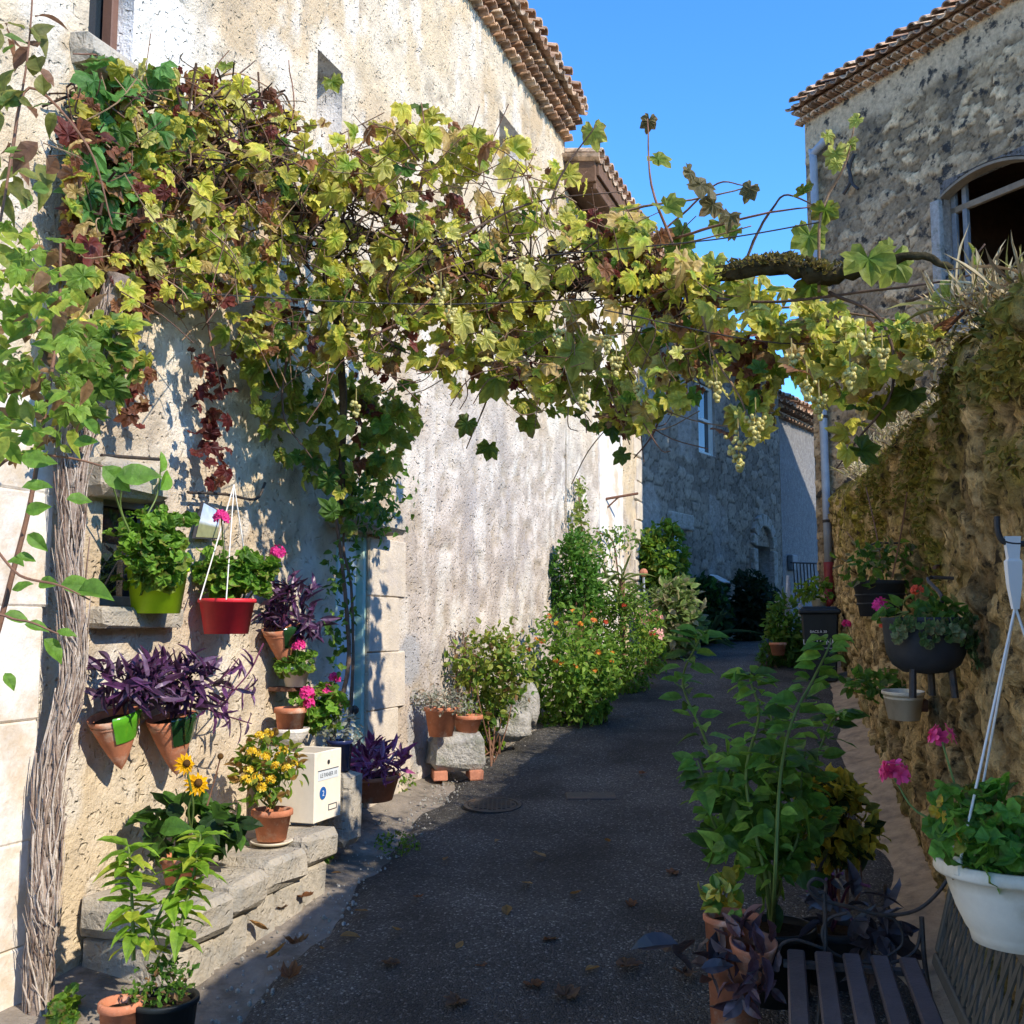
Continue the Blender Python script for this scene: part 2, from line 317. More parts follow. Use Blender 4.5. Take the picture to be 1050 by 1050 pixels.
# ------------------------------------------------------------------ leaf templates: (verts, faces, edge weight), base at origin, tip at +y
def fan(outline, centre, w=None):
    o = np.array(outline, float); k = len(o); ins = np.array(centre)+(o-np.array(centre))*.55
    v = np.vstack([[centre], ins, o]); v = np.c_[v, np.zeros(len(v))]
    f = [(0, 1+i, 1+(i+1) % k) for i in range(k)]+[(1+i, 1+k+i, 1+k+(i+1) % k, 1+(i+1) % k) for i in range(k)]
    return v, f, np.r_[0, np.full(k, .45), np.ones(k)]
def palmate():
    pts = []
    lobes = [(-150, .52), (-118, .36), (-96, .60), (-70, .54), (-52, .46), (-36, .66), (-16, .58), (0, .78), (16, .58), (36, .66), (52, .46), (70, .54), (96, .60), (118, .36), (150, .52)]
    lobes = [(-162, .45), (-146, .57), (-134, .50), (-122, .56), (-104, .63), (-90, .50), (-78, .55), (-64, .62), (-50, .72), (-40, .62), (-27, .53), (-16, .66), (0, .81), (16, .66), (27, .53), (40, .62), (50, .72), (64, .62), (78, .55), (90, .50), (104, .63), (122, .56), (134, .50), (146, .57), (162, .45), (180, .12)]
    for a, r in lobes: pts.append((r*math.sin(R(a))*.92, .12+r*math.cos(R(a))))
    return fan(pts, (0, .12))
def ovate(wd=.3, tip=1., n=5, drop=.0):
    t = np.linspace(0, 1, n+2)[1:-1]; wv = np.sin(np.pi*t**.8)*wd
    v = [(0, 0, 0)]+[(0, q*tip, 0) for q in t]+[(0, tip, 0)]+[(-a, q*tip, .05) for a, q in zip(wv, t)]+[(a, q*tip, .05) for a, q in zip(wv, t)]
    m = lambda i: i; l = lambda i: n+1+i; r = lambda i: 2*n+1+i; f = []
    f += [(0, m(1), l(1)), (0, r(1), m(1))]
    for i in range(1, n): f += [(m(i), m(i+1), l(i+1), l(i)), (m(i), r(i), r(i+1), m(i+1))]
    f += [(m(n), n+1, l(n)), (m(n), r(n), n+1)]
    return np.array(v, float), f, np.r_[0, np.full(n, .1), .8, np.full(2*n, 1.)]
def scallop():
    pts = []
    for k in range(14):
        a = R(-160+320*k/13); pts.append(((.5 if k % 2 else .44)*math.sin(a), .08+(.5 if k % 2 else .44)*math.cos(a)))
    return fan(pts+[(0, -.1)], (0, .08))
T_GRAPE, T_OVATE, T_LANCE, T_ROUND = palmate(), ovate(.3), ovate(.13), scallop()
T_SMALL = (np.array([(0, 0, 0), (-.28, .5, .08), (0, 1, 0), (.28, .5, .08)], float), [(0, 3, 2), (0, 2, 1)], np.array([0, 1, .6, 1.]))
T_BLADE = ovate(.03, 1., 4)
T_PETAL = (np.array([(0, 0, 0), (-.3, .45, .0), (-.22, .9, .05), (.22, .9, .05), (.3, .45, 0)], float), [(0, 4, 3, 2, 1)], np.array([0, .6, 1, 1, .6]))
def unit(n): q = rng.normal(size=(n, 3)); return q/np.linalg.norm(q, axis=1)[:, None]
def pick(pal, n, var=.25):
    """palette rows: weight, centre colour, edge colour"""
    wts = np.array([p[0] for p in pal], float); k = rng.choice(len(pal), n, p=wts/wts.sum())
    a = np.array([p[1] for p in pal])[k]; b = np.array([p[2] for p in pal])[k]; j = 1+(rng.random((n, 1))-.5)*2*var
    return a*j, b*j
G1 = (.05, .125, .018); G2 = (.085, .20, .025); G3 = (.13, .26, .035); YG = (.18, .24, .03); YE = (.42, .36, .05); BR = (.16, .065, .03); RD = (.13, .03, .025); TAN = (.34, .23, .10)
P_GREEN = [(3, G1, G2), (3, G2, G3), (1, G3, YG)]
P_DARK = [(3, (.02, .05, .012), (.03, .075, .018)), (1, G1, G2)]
P_VINE = [(3.4, (.36, .39, .05), (.72, .62, .09)), (2.4, (.22, .33, .035), (.64, .57, .08)), (1.2, (.16, .29, .03), (.40, .43, .06)), (.25, (.06, .14, .02), (.10, .20, .025)), (.9, (.52, .37, .10), (.64, .46, .20)), (.7, (.22, .09, .04), (.38, .18, .08)), (1.8, (.44, .45, .09), (.80, .72, .22))]
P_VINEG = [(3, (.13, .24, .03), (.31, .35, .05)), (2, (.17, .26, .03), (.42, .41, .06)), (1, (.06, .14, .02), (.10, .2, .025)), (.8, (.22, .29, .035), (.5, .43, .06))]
P_DEAD = [(2, BR, (.24, .09, .05)), (1, RD, (.2, .05, .035)), (.5, TAN, BR)]
P_RED = [(2, (.09, .018, .018), (.14, .025, .02)), (1, RD, BR)]
P_PURP = [(3, (.065, .022, .07), (.10, .035, .10)), (2, (.04, .016, .04), (.065, .024, .06)), (1, (.17, .11, .18), (.13, .07, .13))]
P_MAG = [(2, (.27, .05, .15), (.36, .10, .22)), (1, (.16, .03, .10), (.30, .14, .20))]
P_GER = [(3, (.14, .30, .03), (.23, .43, .045)), (2, (.08, .19, .025), (.13, .28, .035)), (.7, YG, (.3, .40, .05))]
P_SILV = [(2, (.34, .36, .28), (.48, .48, .40)), (1, (.24, .27, .17), (.36, .36, .28))]
P_LIME = [(2, (.12, .24, .02), (.22, .34, .03)), (1, G2, (.15, .26, .03)), (.6, YG, (.36, .38, .04))]

def cloud(mb, T, centre, rad, n, size, pal, clumps=10, tight=.3, up=.35, var=.25, curl=.25, shell=.35, floor=None, svar=.35, dirup=.0):
    c = np.asarray(centre, float); r = np.asarray(rad, float); cl = unit(clumps)*(shell+(1-shell)*rng.random((clumps, 1)))**.8
    k = rng.integers(0, clumps, n); off = rng.normal(size=(n, 3))*tight; p = cl[k]+off
    ln = np.linalg.norm(p, axis=1); p = np.where((ln > 1.12)[:, None], p/ln[:, None]*(1.0+.12*rng.random((n, 1))), p)
    outw = p/(np.linalg.norm(p, axis=1)[:, None]+1e-6); d = outw*.6+unit(n)*.8+Z*dirup; nr = outw*.5+Z*up+unit(n)*.55
    ca, cb = pick(pal, n, var); P = c+p*r
    if floor is not None: P[:, 2] = np.maximum(P[:, 2], floor+.01)
    mb.leaves(T, P, d, nr, size*(1+(rng.random(n)-.5)*2*svar), ca, cb, curl); return c+cl*r
# ------------------------------------------------------------------ ground, street
def strip(ys, xl, xr, nx, zf, mb=None):
    mb = mb or MB(); V = []; n = len(ys)
    for y, a, b in zip(ys, xl, xr):
        for t in np.linspace(0, 1, nx): V.append((a+(b-a)*t, y, zf(a+(b-a)*t, y, t)))
    return mb.add(V, [(i*nx+k, i*nx+k+1, (i+1)*nx+k+1, (i+1)*nx+k) for i in range(n-1) for k in range(nx-1)])
ys = np.r_[-300, -60, np.arange(-8, 32, .5), 60, 300]
struct('ground', strip(ys, np.full(len(ys), -300.), np.full(len(ys), 300.), 3, lambda x, y, t: float(gz(y))-.09), 'earth')
wl = lambda y: -3.5+.36*y
wr = lambda y: .75+.25*y
ae = np.array([(-8, -1.6), (2.5, -1.25), (4.3, -1.02), (5.1, -.86), (6, -.74), (7.5, -.48), (8.6, -.22), (10, .26), (11.5, 1.0), (13, 1.55), (14.5, 2.1), (16, 2.3), (19, 3.6), (24, 6.5), (30, 10)])
yr = np.arange(-8, 30.01, .12)
edge = np.interp(yr, ae[:, 0], ae[:, 1])+(vn(yr*3.1, yr*0, 4)-.5)*.16+(vn(yr*9, yr*0, 5)-.5)*.07
right = np.where(yr < 14.3, wr(yr)-.19, 4.02+(yr-14.3)*1.3)+(vn(yr*2.3, yr*0, 6)-.5)*.16
def asz(x, y, t): return float(gz(y))+.012+.03*math.sin(math.pi*min(1, max(0, t)))+(float(vn(x*2.2, y*2.2, 8))-.5)*.03-(.035 if t in (0, 1) else 0)
struct('street', strip(yr, edge, right, 26, asz), 'asphalt', True)
gl = np.where(yr < 14, wl(yr)-.08, wl(14))
struct('gutter', strip(yr, gl, edge+.25, 12, lambda x, y, t: float(gz(y))+.05*(1-t)**2-.012+(float(vn(x*5, y*5, 2))-.5)*.03-.03*t), 'concrete', True)
struct('verge', strip(yr[yr < 14.4], (right-.22)[yr < 14.4], wr(yr[yr < 14.4])+.1, 9, lambda x, y, t: float(gz(y))-.02+.13*t**1.5+(float(vn(x*5, y*5, 3))-.5)*.05), 'verge', True)

# ------------------------------------------------------------------ walls
def sheet(mb, PL, ss, zz, holes, off, col):
    ss = np.unique(np.round(np.r_[ss, [h[0] for h in holes], [h[1] for h in holes]], 4)) if holes else np.asarray(ss)
    zz = np.unique(np.round(np.r_[zz, [h[2] for h in holes], [h[3] for h in holes]], 4)) if holes else np.asarray(zz)
    A, B = np.meshgrid(ss, zz, indexing='ij'); o = off(A, B); c = col(A, B)
    for h in holes:  # crisp hole edges
        m = (A > h[0]-.06) & (A < h[1]+.06) & (B > h[2]-.06) & (B < h[3]+.06); o = np.where(m, 0, o)
    P = PL.p+A[..., None]*PL.e+o[..., None]*PL.n+B[..., None]*Z; nz = len(zz); f = []
    for i in range(len(ss)-1):
        sm = (ss[i]+ss[i+1])/2
        for j in range(nz-1):
            zm = (zz[j]+zz[j+1])/2
            if any(h[0] < sm < h[1] and h[2] < zm < h[3] for h in holes): continue
            f.append((i*nz+j, (i+1)*nz+j, (i+1)*nz+j+1, i*nz+j+1))
    mb.add(P, f, c.reshape(-1, 3)); return mb
def reveal(mb, PL, h, depth, col, back=True):
    s0, s1, z0, z1 = h; f = [PL.P(s0, z0), PL.P(s1, z0), PL.P(s1, z1), PL.P(s0, z1)]; b = [p-PL.n*depth for p in f]
    mb.add(f+b, [(0, 1, 5, 4), (1, 2, 6, 5), (2, 3, 7, 6), (3, 0, 4, 7)]+([(4, 5, 6, 7)] if back else []), col)
def body(mb, PL, s0, s1, z0, z1, depth, col):
    """the side and rear walls of a building, behind its front"""
    q = [PL.P(s0, z0), PL.P(s0, z0, -depth), PL.P(s1, z0, -depth), PL.P(s1, z0)]; t = [p+Z*(z1-z0) for p in q]
    mb.add(q+t, [(0, 1, 5, 4), (1, 2, 6, 5), (2, 3, 7, 6)], col)
def tile(mb, a, b, r, up, th=.02, col=(.4, .25, .15), seg=6):
    """half-round canal tile from a to b, bowed towards `up`"""
    a = np.asarray(a, float); b = np.asarray(b, float); ax = (b-a)/np.linalg.norm(b-a); up = up-ax*np.dot(up, ax); up /= np.linalg.norm(up); sd = np.cross(ax, up); V = []
    for p, k in ((a, 1.), (b, .9)):
        for q in (r*k, r*k-th):
            for i in range(seg+1): t = math.pi*i/seg; V.append(p+sd*math.cos(t)*q+up*math.sin(t)*q*.8)
    m = seg+1; F_ = []
    for i in range(seg): F_ += [(i, i+1, 2*m+i+1, 2*m+i), (m+i, 3*m+i, 3*m+i+1, m+i+1), (i, m+i, m+i+1, i+1), (2*m+i, 2*m+i+1, 3*m+i+1, 3*m+i)]
    F_ += [(0, 2*m, 3*m, m), (seg, m+seg, 3*m+seg, 2*m+seg)]
    mb.add(V, F_, col)
TC = [(.58, .37, .23), (.64, .45, .30), (.48, .29, .18), (.60, .46, .33), (.38, .24, .16)]
def tcol(): return np.array(TC[rng.integers(5)])*(.85+.3*rng.random())
def genoise(PL, s0, s1, z0, courses, root, depth=5, rise=.32, step=.11, pitch=.19, k_=1.):
    c = MB(); mo = MB(); z = z0
    for i in range(courses):
        o = .10*k_+step*i
        for s in np.arange(s0+pitch/2+(pitch/2 if i % 2 else 0), s1, pitch): tile(c, PL.P(s+rng.normal()*.006, z+rng.normal()*.004, o+.03), PL.P(s, z, -.05), .086*k_, Z, col=tcol())
        mo.box(PL.P((s0+s1)/2, z+.106*k_, o/2-.02), (PL.e, PL.n, Z), ((s1-s0)/2, o/2, .014))
        z += .12*k_
    mo.build('eave_mortar', 'mortar', root); c.build('eave_tiles', 'tile', root)
    r = MB(); o = .06+step*courses+.09*k_; z += .02
    for s in np.arange(s0+pitch/2, s1+.02, pitch*1.1):
        k = o*1+rng.normal()*.015; tile(r, PL.P(s, z, k), PL.P(s, z+rise*(depth+o), -depth), .10*k_, -Z, col=tcol())
        tile(r, PL.P(s+pitch*.55, z+.06, k+rng.normal()*.02), PL.P(s+pitch*.55, z+.06+rise*(depth+o), -depth), .09*k_, Z, col=tcol())
    a, b = PL.P(s0, z-.03, o-.12), PL.P(s1, z-.03, o-.12); q = [a, b, PL.P(s1, z-.03+rise*(depth+o-.12), -depth), PL.P(s0, z-.03+rise*(depth+o-.12), -depth)]
    r.add(q+[PL.P(s1, z-.03, -2*depth), PL.P(s0, z-.03, -2*depth)], [(0, 1, 2, 3), (3, 2, 4, 5)], (.36, .22, .14))
    r.build('roof', 'tile', root); return z

# ---- left house
sE = LW.sz(656, 450)[0]; s1 = LW.sz(606, 172, .30)[0]
zTop = LW.sz(500, 28)[1]
print('sE', sE, 's1', s1, 'zTop', zTop)
def hole(PL, x0, x1, y0, y1, off=0):
    ym = (y0+y1)/2; xm = (x0+x1)/2; return (PL.sz(x0, ym, off)[0], PL.sz(x1, ym, off)[0], PL.sz(xm, y1, off)[1], PL.sz(xm, y0, off)[1])
hN1 = hole(LW, 325, 351, 62, 132); hN2 = hole(LW, 512, 534, 126, 168); hW = hole(LW, 92, 138, -60, 58); hWl = hole(LW, 104, 168, 508, 622); hD = hole(LW, 343, 376, 545, 790)
hD = (hD[0], hD[1], -1.6, LW.sz(376, 546)[1])
print('holes', hN1, hN2, hW, hWl, hD)
sPil, zPil = LW.sz(52, 480)
sLow = LW.sz(405, 500)[0]; sFar = LW.sz(615, 450)[0]
def Loff(A, B):
    o = (fbm(A*.7, B*.7, 1)-.5)*.05+(fbm(A*4, B*4, 2)-.5)*.012
    e, i = stones(A, B, .42, .26, 5); k = sst(sLow, sLow+1, A)*sst(2.3, 1.2, B); o = o+k*(sst(0, .3, e)-1)*.008+k*(i-.5)*.01
    p = fbm(A*9, B*9, 7); o = o-sst(.60, .72, p)*.018-.03*sst(.03, .0, np.abs(A-LW.sz(335, 30)[0]-.08*np.sin(B*5)))*sst(3.4, 3.8, B)
    return o+.02*sst(sPil+.03, sPil-.03, A)*sst(zPil+.04, zPil-.04, B)
def Lcol(A, B):
    n1 = fbm(A*.9, B*.9, 11); n2 = fbm(A*3, B*3, 12); n3 = fbm(A*7+2*n2, B*7, 13)
    c = mixc((.62, .50, .335), (.56, .43, .275), sst(.42, .6, n1)); c = mixc(c, (.66, .56, .41), sst(.5, .62, n2))
    lime = .5*sst(.53, .64, fbm(A*1.7, B*1.3, 14)+.1*sst(3.2, 2.4, B)); c = mixc(c, (.70, .63, .52), lime*.7)
    far = sst(sLow-.3, sLow+.6, A)*sst(2.6, 1.5, B); gr = mixc((.66, .585, .505), (.44, .38, .325), sst(.38, .60, n3)); c = mixc(c, gr, far*.85)
    c = mixc(c, (.40, .36, .33), far*sst(.53, .66, fbm(A*2.4, B*.9, 15))*.6)
    c = mixc(c, (.40, .33, .24), sst(.60, .72, fbm(A*9, B*9, 7))*.7)
    c = mixc(c, (.40, .35, .29), sst(.56, .72, fbm(A*5, B*.45, 16))*.45*sst(.35, .6, fbm(A*1.2, B*.8, 17))); c = mixc(c, (.74, .69, .60), sst(.60, .70, fbm(A*6.5, B*2.5, 18))*.6)
    c = mixc(c, (.80, .79, .76), sst(sPil+.04, sPil-.04, A)*sst(zPil+.1, zPil-.1, B)*(1-.35*sst(.5, .6, n2)))
    # bare patches round the upper window, grey cement patches low by the door
    sw, zw = LW.sz(165, 30); c = mixc(c, (.79, .75, .66), sst(.55, .3, np.hypot((A-sw)/.8, (B-zw)/1.2)+(n2-.5)*.8)*.9)
    for px, py, a, b in ((420, 675, .20, .20), (428, 745, .17, .30)):
        s_, z_ = LW.sz(px, py); c = mixc(c, (.40, .39, .38), sst(1.05, .9, np.hypot((A-s_)/a, (B-z_)/b)+(n2-.5)*.9))
    q = sst(sFar-.1, sFar, A); c = mixc(c, (.62, .50, .34), q*sst(.4, .6, n2))
    return c
L = thing('stone_house', 'tall sunlit tan plastered stone house with a tiled eave, along the left of the street', 'house', LW.P(5, -1.5, -2))
sA = 1.2
mb = MB(); sheet(mb, LW, np.arange(sA, s1, .05), np.arange(-2.2, zTop+.32, .05), [hN1, hN2, hW, hWl, hD], Loff, Lcol)
for h, d in ((hN1, .22), (hN2, .25)): reveal(mb, LW, h, d, (.56, .52, .47))
reveal(mb, LW, hW, .20, (.74, .73, .71), False); reveal(mb, LW, hWl, .18, (.50, .42, .33)); reveal(mb, LW, hD, .14, (.6, .53, .43), False)
body(mb, LW, sA, s1, -2.2, zTop+.3, 8, (.6, .5, .37)); mb.build('wall', 'plaster', L, True)
genoise(LW, sA, s1, zTop-.03, 3, L, rise=.3, step=.055, pitch=.145, k_=.72)
# upper window, partly out of frame
wf = MB(); zc = (hW[2]+hW[3])/2; hz = (hW[3]-hW[2])/2
sv = LW.sz(123, 30, -.10)[0]
for s in (sv, hW[1]-.02): wf.box(LW.P(s, zc, -.12), (LW.e, LW.n, Z), (.022, .03, hz-.004), bev=.005)
wf.box(LW.P((sv+hW[1])/2, hW[2]+.03, -.125), (LW.e, LW.n, Z), ((hW[1]-sv)/2, .025, .03), bev=.005)
fr = wf.build('window_frame', 'brownpaint', L)
MB().box(LW.P((hW[0]+hW[1])/2, zc, -.17), (LW.e, LW.n, Z), ((hW[1]-hW[0])/2-.003, .004, hz-.003)).build('pane', 'glass', fr)
MB().box(LW.P((hW[0]+hW[1])/2-.02, hW[2]-.075, .03), (LW.e, LW.n, Z), ((hW[1]-hW[0])/2+.08, .07, .07), bev=.03, jit=.03).build('window_sill', 'stone', L)
# small low window: frame, sill, projecting lintel stone
wf = MB(); zc = (hWl[2]+hWl[3])/2; hz = (hWl[3]-hWl[2])/2
for s in (hWl[0]+.025, hWl[1]-.025): wf.box(LW.P(s, zc, -.10), (LW.e, LW.n, Z), (.025, .025, hz-.002), bev=.004)
for z in (hWl[2]+.025, hWl[3]-.025): wf.box(LW.P((hWl[0]+hWl[1])/2, z, -.103), (LW.e, LW.n, Z), ((hWl[1]-hWl[0])/2-.05, .022, .023), bev=.004)
fr = wf.build('window_frame', 'greypaint', L); MB().box(LW.P((hWl[0]+hWl[1])/2, zc, -.14), (LW.e, LW.n, Z), ((hWl[1]-hWl[0])/2-.002, .004, hz-.002)).build('pane', 'glass', fr)
MB().box(LW.P((hWl[0]+hWl[1])/2, hWl[2]-.05, .02), (LW.e, LW.n, Z), ((hWl[1]-hWl[0])/2+.06, .07, .045), bev=.015, jit=.012).build('window_sill', 'stone', L)
a, b = LW.sz(100, 480, .08)[0], LW.sz(168, 480, .08)[0]; zl = LW.sz(135, 492, .08)[1]
MB().box(LW.P((a+b)/2, zl, .04), (LW.e, LW.n, Z), ((b-a)/2, .09, .085), bev=.03, jit=.02).build('lintel', 'stone', L)
# door in teal frame under a stone hood
d = MB(); zc = (hD[2]+hD[3])/2; hz = (hD[3]-hD[2])/2
for s in (hD[0]+.03, hD[1]-.022): d.box(LW.P(s, zc, -.05), (LW.e, LW.n, Z), (.022, .04, hz-.003), bev=.005)
d.box(LW.P((hD[0]+hD[1])/2, hD[3]-.03, -.05), (LW.e, LW.n, Z), ((hD[1]-hD[0])/2-.055, .038, .027), bev=.005)
d.build('door_frame', 'teal', L)
d = MB(); sc = (hD[0]+hD[1])/2; hw = (hD[1]-hD[0])/2-.05
d.box(LW.P(sc, zc-.03, -.08), (LW.e, LW.n, Z), (hw, .02, hz-.035))
for zz_ in (-.9, -.35, .25): d.box(LW.P(sc, zz_, -.057), (LW.e, LW.n, Z), (hw*.72, .006, .2), bev=.005)
dr = d.build('door', 'palepaint', L); MB().ball(LW.P(hD[1]-.12, -.55, -.02), .03).build('handle', 'iron', dr)
a = LW.sz(352, 540, .1)[0]; b = LW.sz(408, 540, .1)[0]
MB().box(LW.P((a+b)/2, LW.sz(380, 533, .1)[1], .05), (LW.e, LW.n, Z), ((b-a)/2, .13, .07), bev=.035, jit=.02).build('door_hood', 'stone', L)
j = MB(); z = -1.35; ja, jb = hD[1]+.004, LW.sz(413, 650)[0]; k = 0
while z < hD[3]-.02:
    h = .36+.09*rng.random(); h = min(h, hD[3]-z-.004)
    if h > .08:
        e = jb-(.10 if k % 2 else 0); j.box(LW.P((ja+e)/2, z+h/2, -.02), (LW.e, LW.n, Z), ((e-ja)/2, .042, h/2-.002), bev=.007, jit=.006)
    z += h; k += 1
j.build('door_jamb', 'ashlar', L)
# stone masonry blocks showing by the pale pilaster
j = MB(); z = -1.7; s0_ = LW.sz(0, 800)[0]-1.2; s1_ = LW.sz(26, 800)[0]
while z < .85:
    h = .34+.16*rng.random(); j.box(LW.P((s0_+s1_)/2+rng.random()*.05, z+h/2, -.008), (LW.e, LW.n, Z), ((s1_-s0_)/2, .045, h/2-.0015), bev=.008, jit=.006); z += h
j.build('pilaster', 'white', L)

# ---- second house: plaster front, timber eave, quoins
L2 = thing('plaster_house', 'narrow corner house with pale plaster strip, ochre quoins and a brown timber eave', 'house', LW.P(s1+.5, -.8, -2))
zT2 = LW.sz(654, 250, .36)[1]
print('zT2', zT2)
mb = MB(); sheet(mb, LW, np.linspace(s1+.002, sE, int((sE-s1)/.05)), np.arange(-1.4, zT2, .05), [], Loff, Lcol)
body(mb, LW, s1+.002, sE, -1.4, zT2, 6, (.5, .42, .33)); mb.build('wall', 'plaster', L2, True)
a, b = LW.sz(613, 470)[0], LW.sz(636, 470)[0]
MB().box(LW.P((a+b)/2, (LW.sz(625, 200)[1]-.7)/2, .012), (LW.e, LW.n, Z), ((b-a)/2, .022, (LW.sz(625, 200)[1]+.7)/2), bev=.008, jit=.006).build('plaster_strip', 'white', L2)
j = MB(); z = -.9; k = 0
while z < zT2-.2:
    h = .24+.1*rng.random(); e = .42 if k % 2 else .28; j.box(LW.P(sE-e/2+.012, z+h/2, -.02), (LW.e, LW.n, Z), (e/2, .05, h/2-.006), bev=.015, jit=.01); z += h; k += 1
j.build('quoins', 'ashlar', L2)
r = MB(); ov = .36
r.box(LW.P((s1+sE)/2+.02, zT2+.03, (ov-1.2)/2), (LW.e, LW.n, Z), ((sE-s1)/2+.02, (ov+1.2)/2, .03)); r.build('soffit', 'timber', L2)
r = MB()
for zz_, o in ((zT2+.17, ov+.012), (zT2+.02, ov-.02)): r.box(LW.P((s1+sE)/2+.02, zz_, o), (LW.e, LW.n, Z), ((sE-s1)/2+.02, .02, .085), bev=.006)
r.box(LW.P(s1-.02, zT2+.14, ov/2), (LW.e, LW.n, Z), (.02, ov/2, .13), bev=.006); r.box(LW.P(sE+.06, zT2+.14, ov/2-.3), (LW.e, LW.n, Z), (.02, ov/2+.3, .13), bev=.006)
r.build('fascia', 'timber', L2)
r = MB()
for s in np.arange(s1, sE+.05, .21):
    tile(r, LW.P(s, zT2+.30, ov+.06), LW.P(s, zT2+1.1, -5), .10, -Z, col=tcol()); tile(r, LW.P(s+.1, zT2+.36, ov+.05), LW.P(s+.1, zT2+1.16, -5), .09, Z, col=tcol())
r.build('roof', 'tile', L2)
br = thing('iron_bracket', 'rusty iron bracket arm sticking out of the corner house beside the white plaster strip', 'bracket', LW.px(620, 510, 0))
p0 = LW.px(619, 512, .01); p1 = LW.px(654, 506, .36)
MB().tube([p0, p1], .016, 8).build('arm', 'rust', br); MB().tube([LW.px(621, 522, .01), p0*.55+p1*.45], .011, 6).build('strut', 'rust', br)
MB().box(LW.px(620, 514, .018), (LW.e, LW.n, Z), (.03, .008, .09), bev=.004).build('wall_plate', 'rust', br)

# ---- house closing the lane, in shade
FH = thing('lane_end_house', 'dark rubble stone house in blue shade closing the end of the lane', 'house', FW.P(2, -.4, -2))
zF = 4.75; sR = FW.sz(801, 520)[0]; sF0 = -.2
hFw = hole(FW, 716, 733, 395, 466); hFd = (FW.sz(691, 600)[0], FW.sz(705, 600)[0], -.6, FW.sz(697, 543)[1]); hFn = hole(FW, 774, 790, 560, 578); hFn = (hFn[0], hFn[1], FW.sz(782, 600)[1], hFn[3])
def Foff(A, B):
    e, i = stones(A+.15*(fbm(A*2, B*2, 3)-.5), B, .28, .15, 9); return (sst(0, .25, e)-1)*.016+(i-.5)*.018+(fbm(A*6, B*6, 4)-.5)*.01
def Fcol(A, B):
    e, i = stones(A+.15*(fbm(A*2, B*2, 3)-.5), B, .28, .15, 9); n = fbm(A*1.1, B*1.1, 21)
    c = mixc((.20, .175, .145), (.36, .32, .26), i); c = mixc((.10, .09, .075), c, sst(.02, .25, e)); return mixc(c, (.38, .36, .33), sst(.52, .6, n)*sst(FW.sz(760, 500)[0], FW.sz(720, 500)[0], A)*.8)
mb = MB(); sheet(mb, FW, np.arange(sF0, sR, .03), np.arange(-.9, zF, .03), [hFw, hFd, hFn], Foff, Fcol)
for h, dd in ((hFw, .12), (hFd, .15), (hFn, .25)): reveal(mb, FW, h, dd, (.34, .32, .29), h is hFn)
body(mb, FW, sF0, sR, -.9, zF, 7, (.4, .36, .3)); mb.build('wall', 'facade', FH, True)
fr = MB(); w_ = (hFw[1]-hFw[0])/2; zc = (hFw[2]+hFw[3])/2; hz = (hFw[3]-hFw[2])/2
for s in (hFw[0]+.035, hFw[1]-.035): fr.box(FW.P(s, zc, -.07), (FW.e, FW.n, Z), (.03, .03, hz-.003), bev=.004)
for z in (hFw[2]+.03, zc, hFw[3]-.03): fr.box(FW.P((hFw[0]+hFw[1])/2, z, -.073), (FW.e, FW.n, Z), (w_-.066, .025, .025), bev=.004)
fr = fr.build('window', 'palepaint', FH); MB().box(FW.P((hFw[0]+hFw[1])/2, zc, -.10), (FW.e, FW.n, Z), (w_-.003, .004, hz-.003)).build('pane', 'glass', fr)
dd = MB(); dd.box(FW.P((hFd[0]+hFd[1])/2, (hFd[2]+hFd[3])/2, -.11), (FW.e, FW.n, Z), ((hFd[1]-hFd[0])/2-.004, .025, (hFd[3]-hFd[2])/2-.004))
for q in (-.3, .3): dd.box(FW.P((hFd[0]+hFd[1])/2+q*(hFd[1]-hFd[0])*.62, (hFd[2]+hFd[3])/2+.1, -.08), (FW.e, FW.n, Z), ((hFd[1]-hFd[0])*.16, .006, (hFd[3]-hFd[2])*.36), bev=.004)
dd.build('door', 'palepaint', FH)
MB().box(FW.P((hFd[0]+hFd[1])/2, hFd[3]+.13, .01), (FW.e, FW.n, Z), ((hFd[1]-hFd[0])/2+.18, .05, .125), bev=.02, jit=.01).build('lintel', 'greystone', FH)
ar = MB(); c0 = FW.P((hFn[0]+hFn[1])/2, hFn[3]-.02, .02); rr = (hFn[1]-hFn[0])/2+.10
for k in range(7):
    t = math.pi*(k+.5)/7; u = FW.e*math.cos(t)+Z*math.sin(t); ar.box(c0+u*rr, (u, FW.n, np.cross(u, FW.n)), (.11, .05, rr*.20), bev=.015)
for q in (-1, 1): ar.box(FW.P((hFn[0]+hFn[1])/2+q*rr, (hFn[2]+hFn[3])/2-.05, .02), (FW.e, FW.n, Z), (.10, .05, (hFn[3]-hFn[2])/2-.02), bev=.015)
ar.build('niche_arch', 'greystone', FH)
rf = MB()
for s in np.arange(sF0, sR+.1, .22): tile(rf, FW.P(s, zF, .42), FW.P(s, zF+1.3, -4), .11, -Z, col=tcol()); tile(rf, FW.P(s+.11, zF+.06, .40), FW.P(s+.11, zF+1.36, -4), .10, Z, col=tcol())
rf.build('roof', 'tile', FH)
lp = thing('wall_lamp', 'small white box lamp fixed on the dark lane-end house', 'lamp', FW.px(737, 602, .1)); p = FW.px(737, 602, .10)
MB().box(p, (FW.e, FW.n, Z), (.10, .09, .10), bev=.02).build('housing', 'greypaint', lp); MB().box(p+Z*.13+FW.n*.03, (FW.e, (FW.n-Z*.5)/1.118, (Z+FW.n*.5)/1.118), (.16, .15, .012), bev=.005).build('hood', 'white', lp)

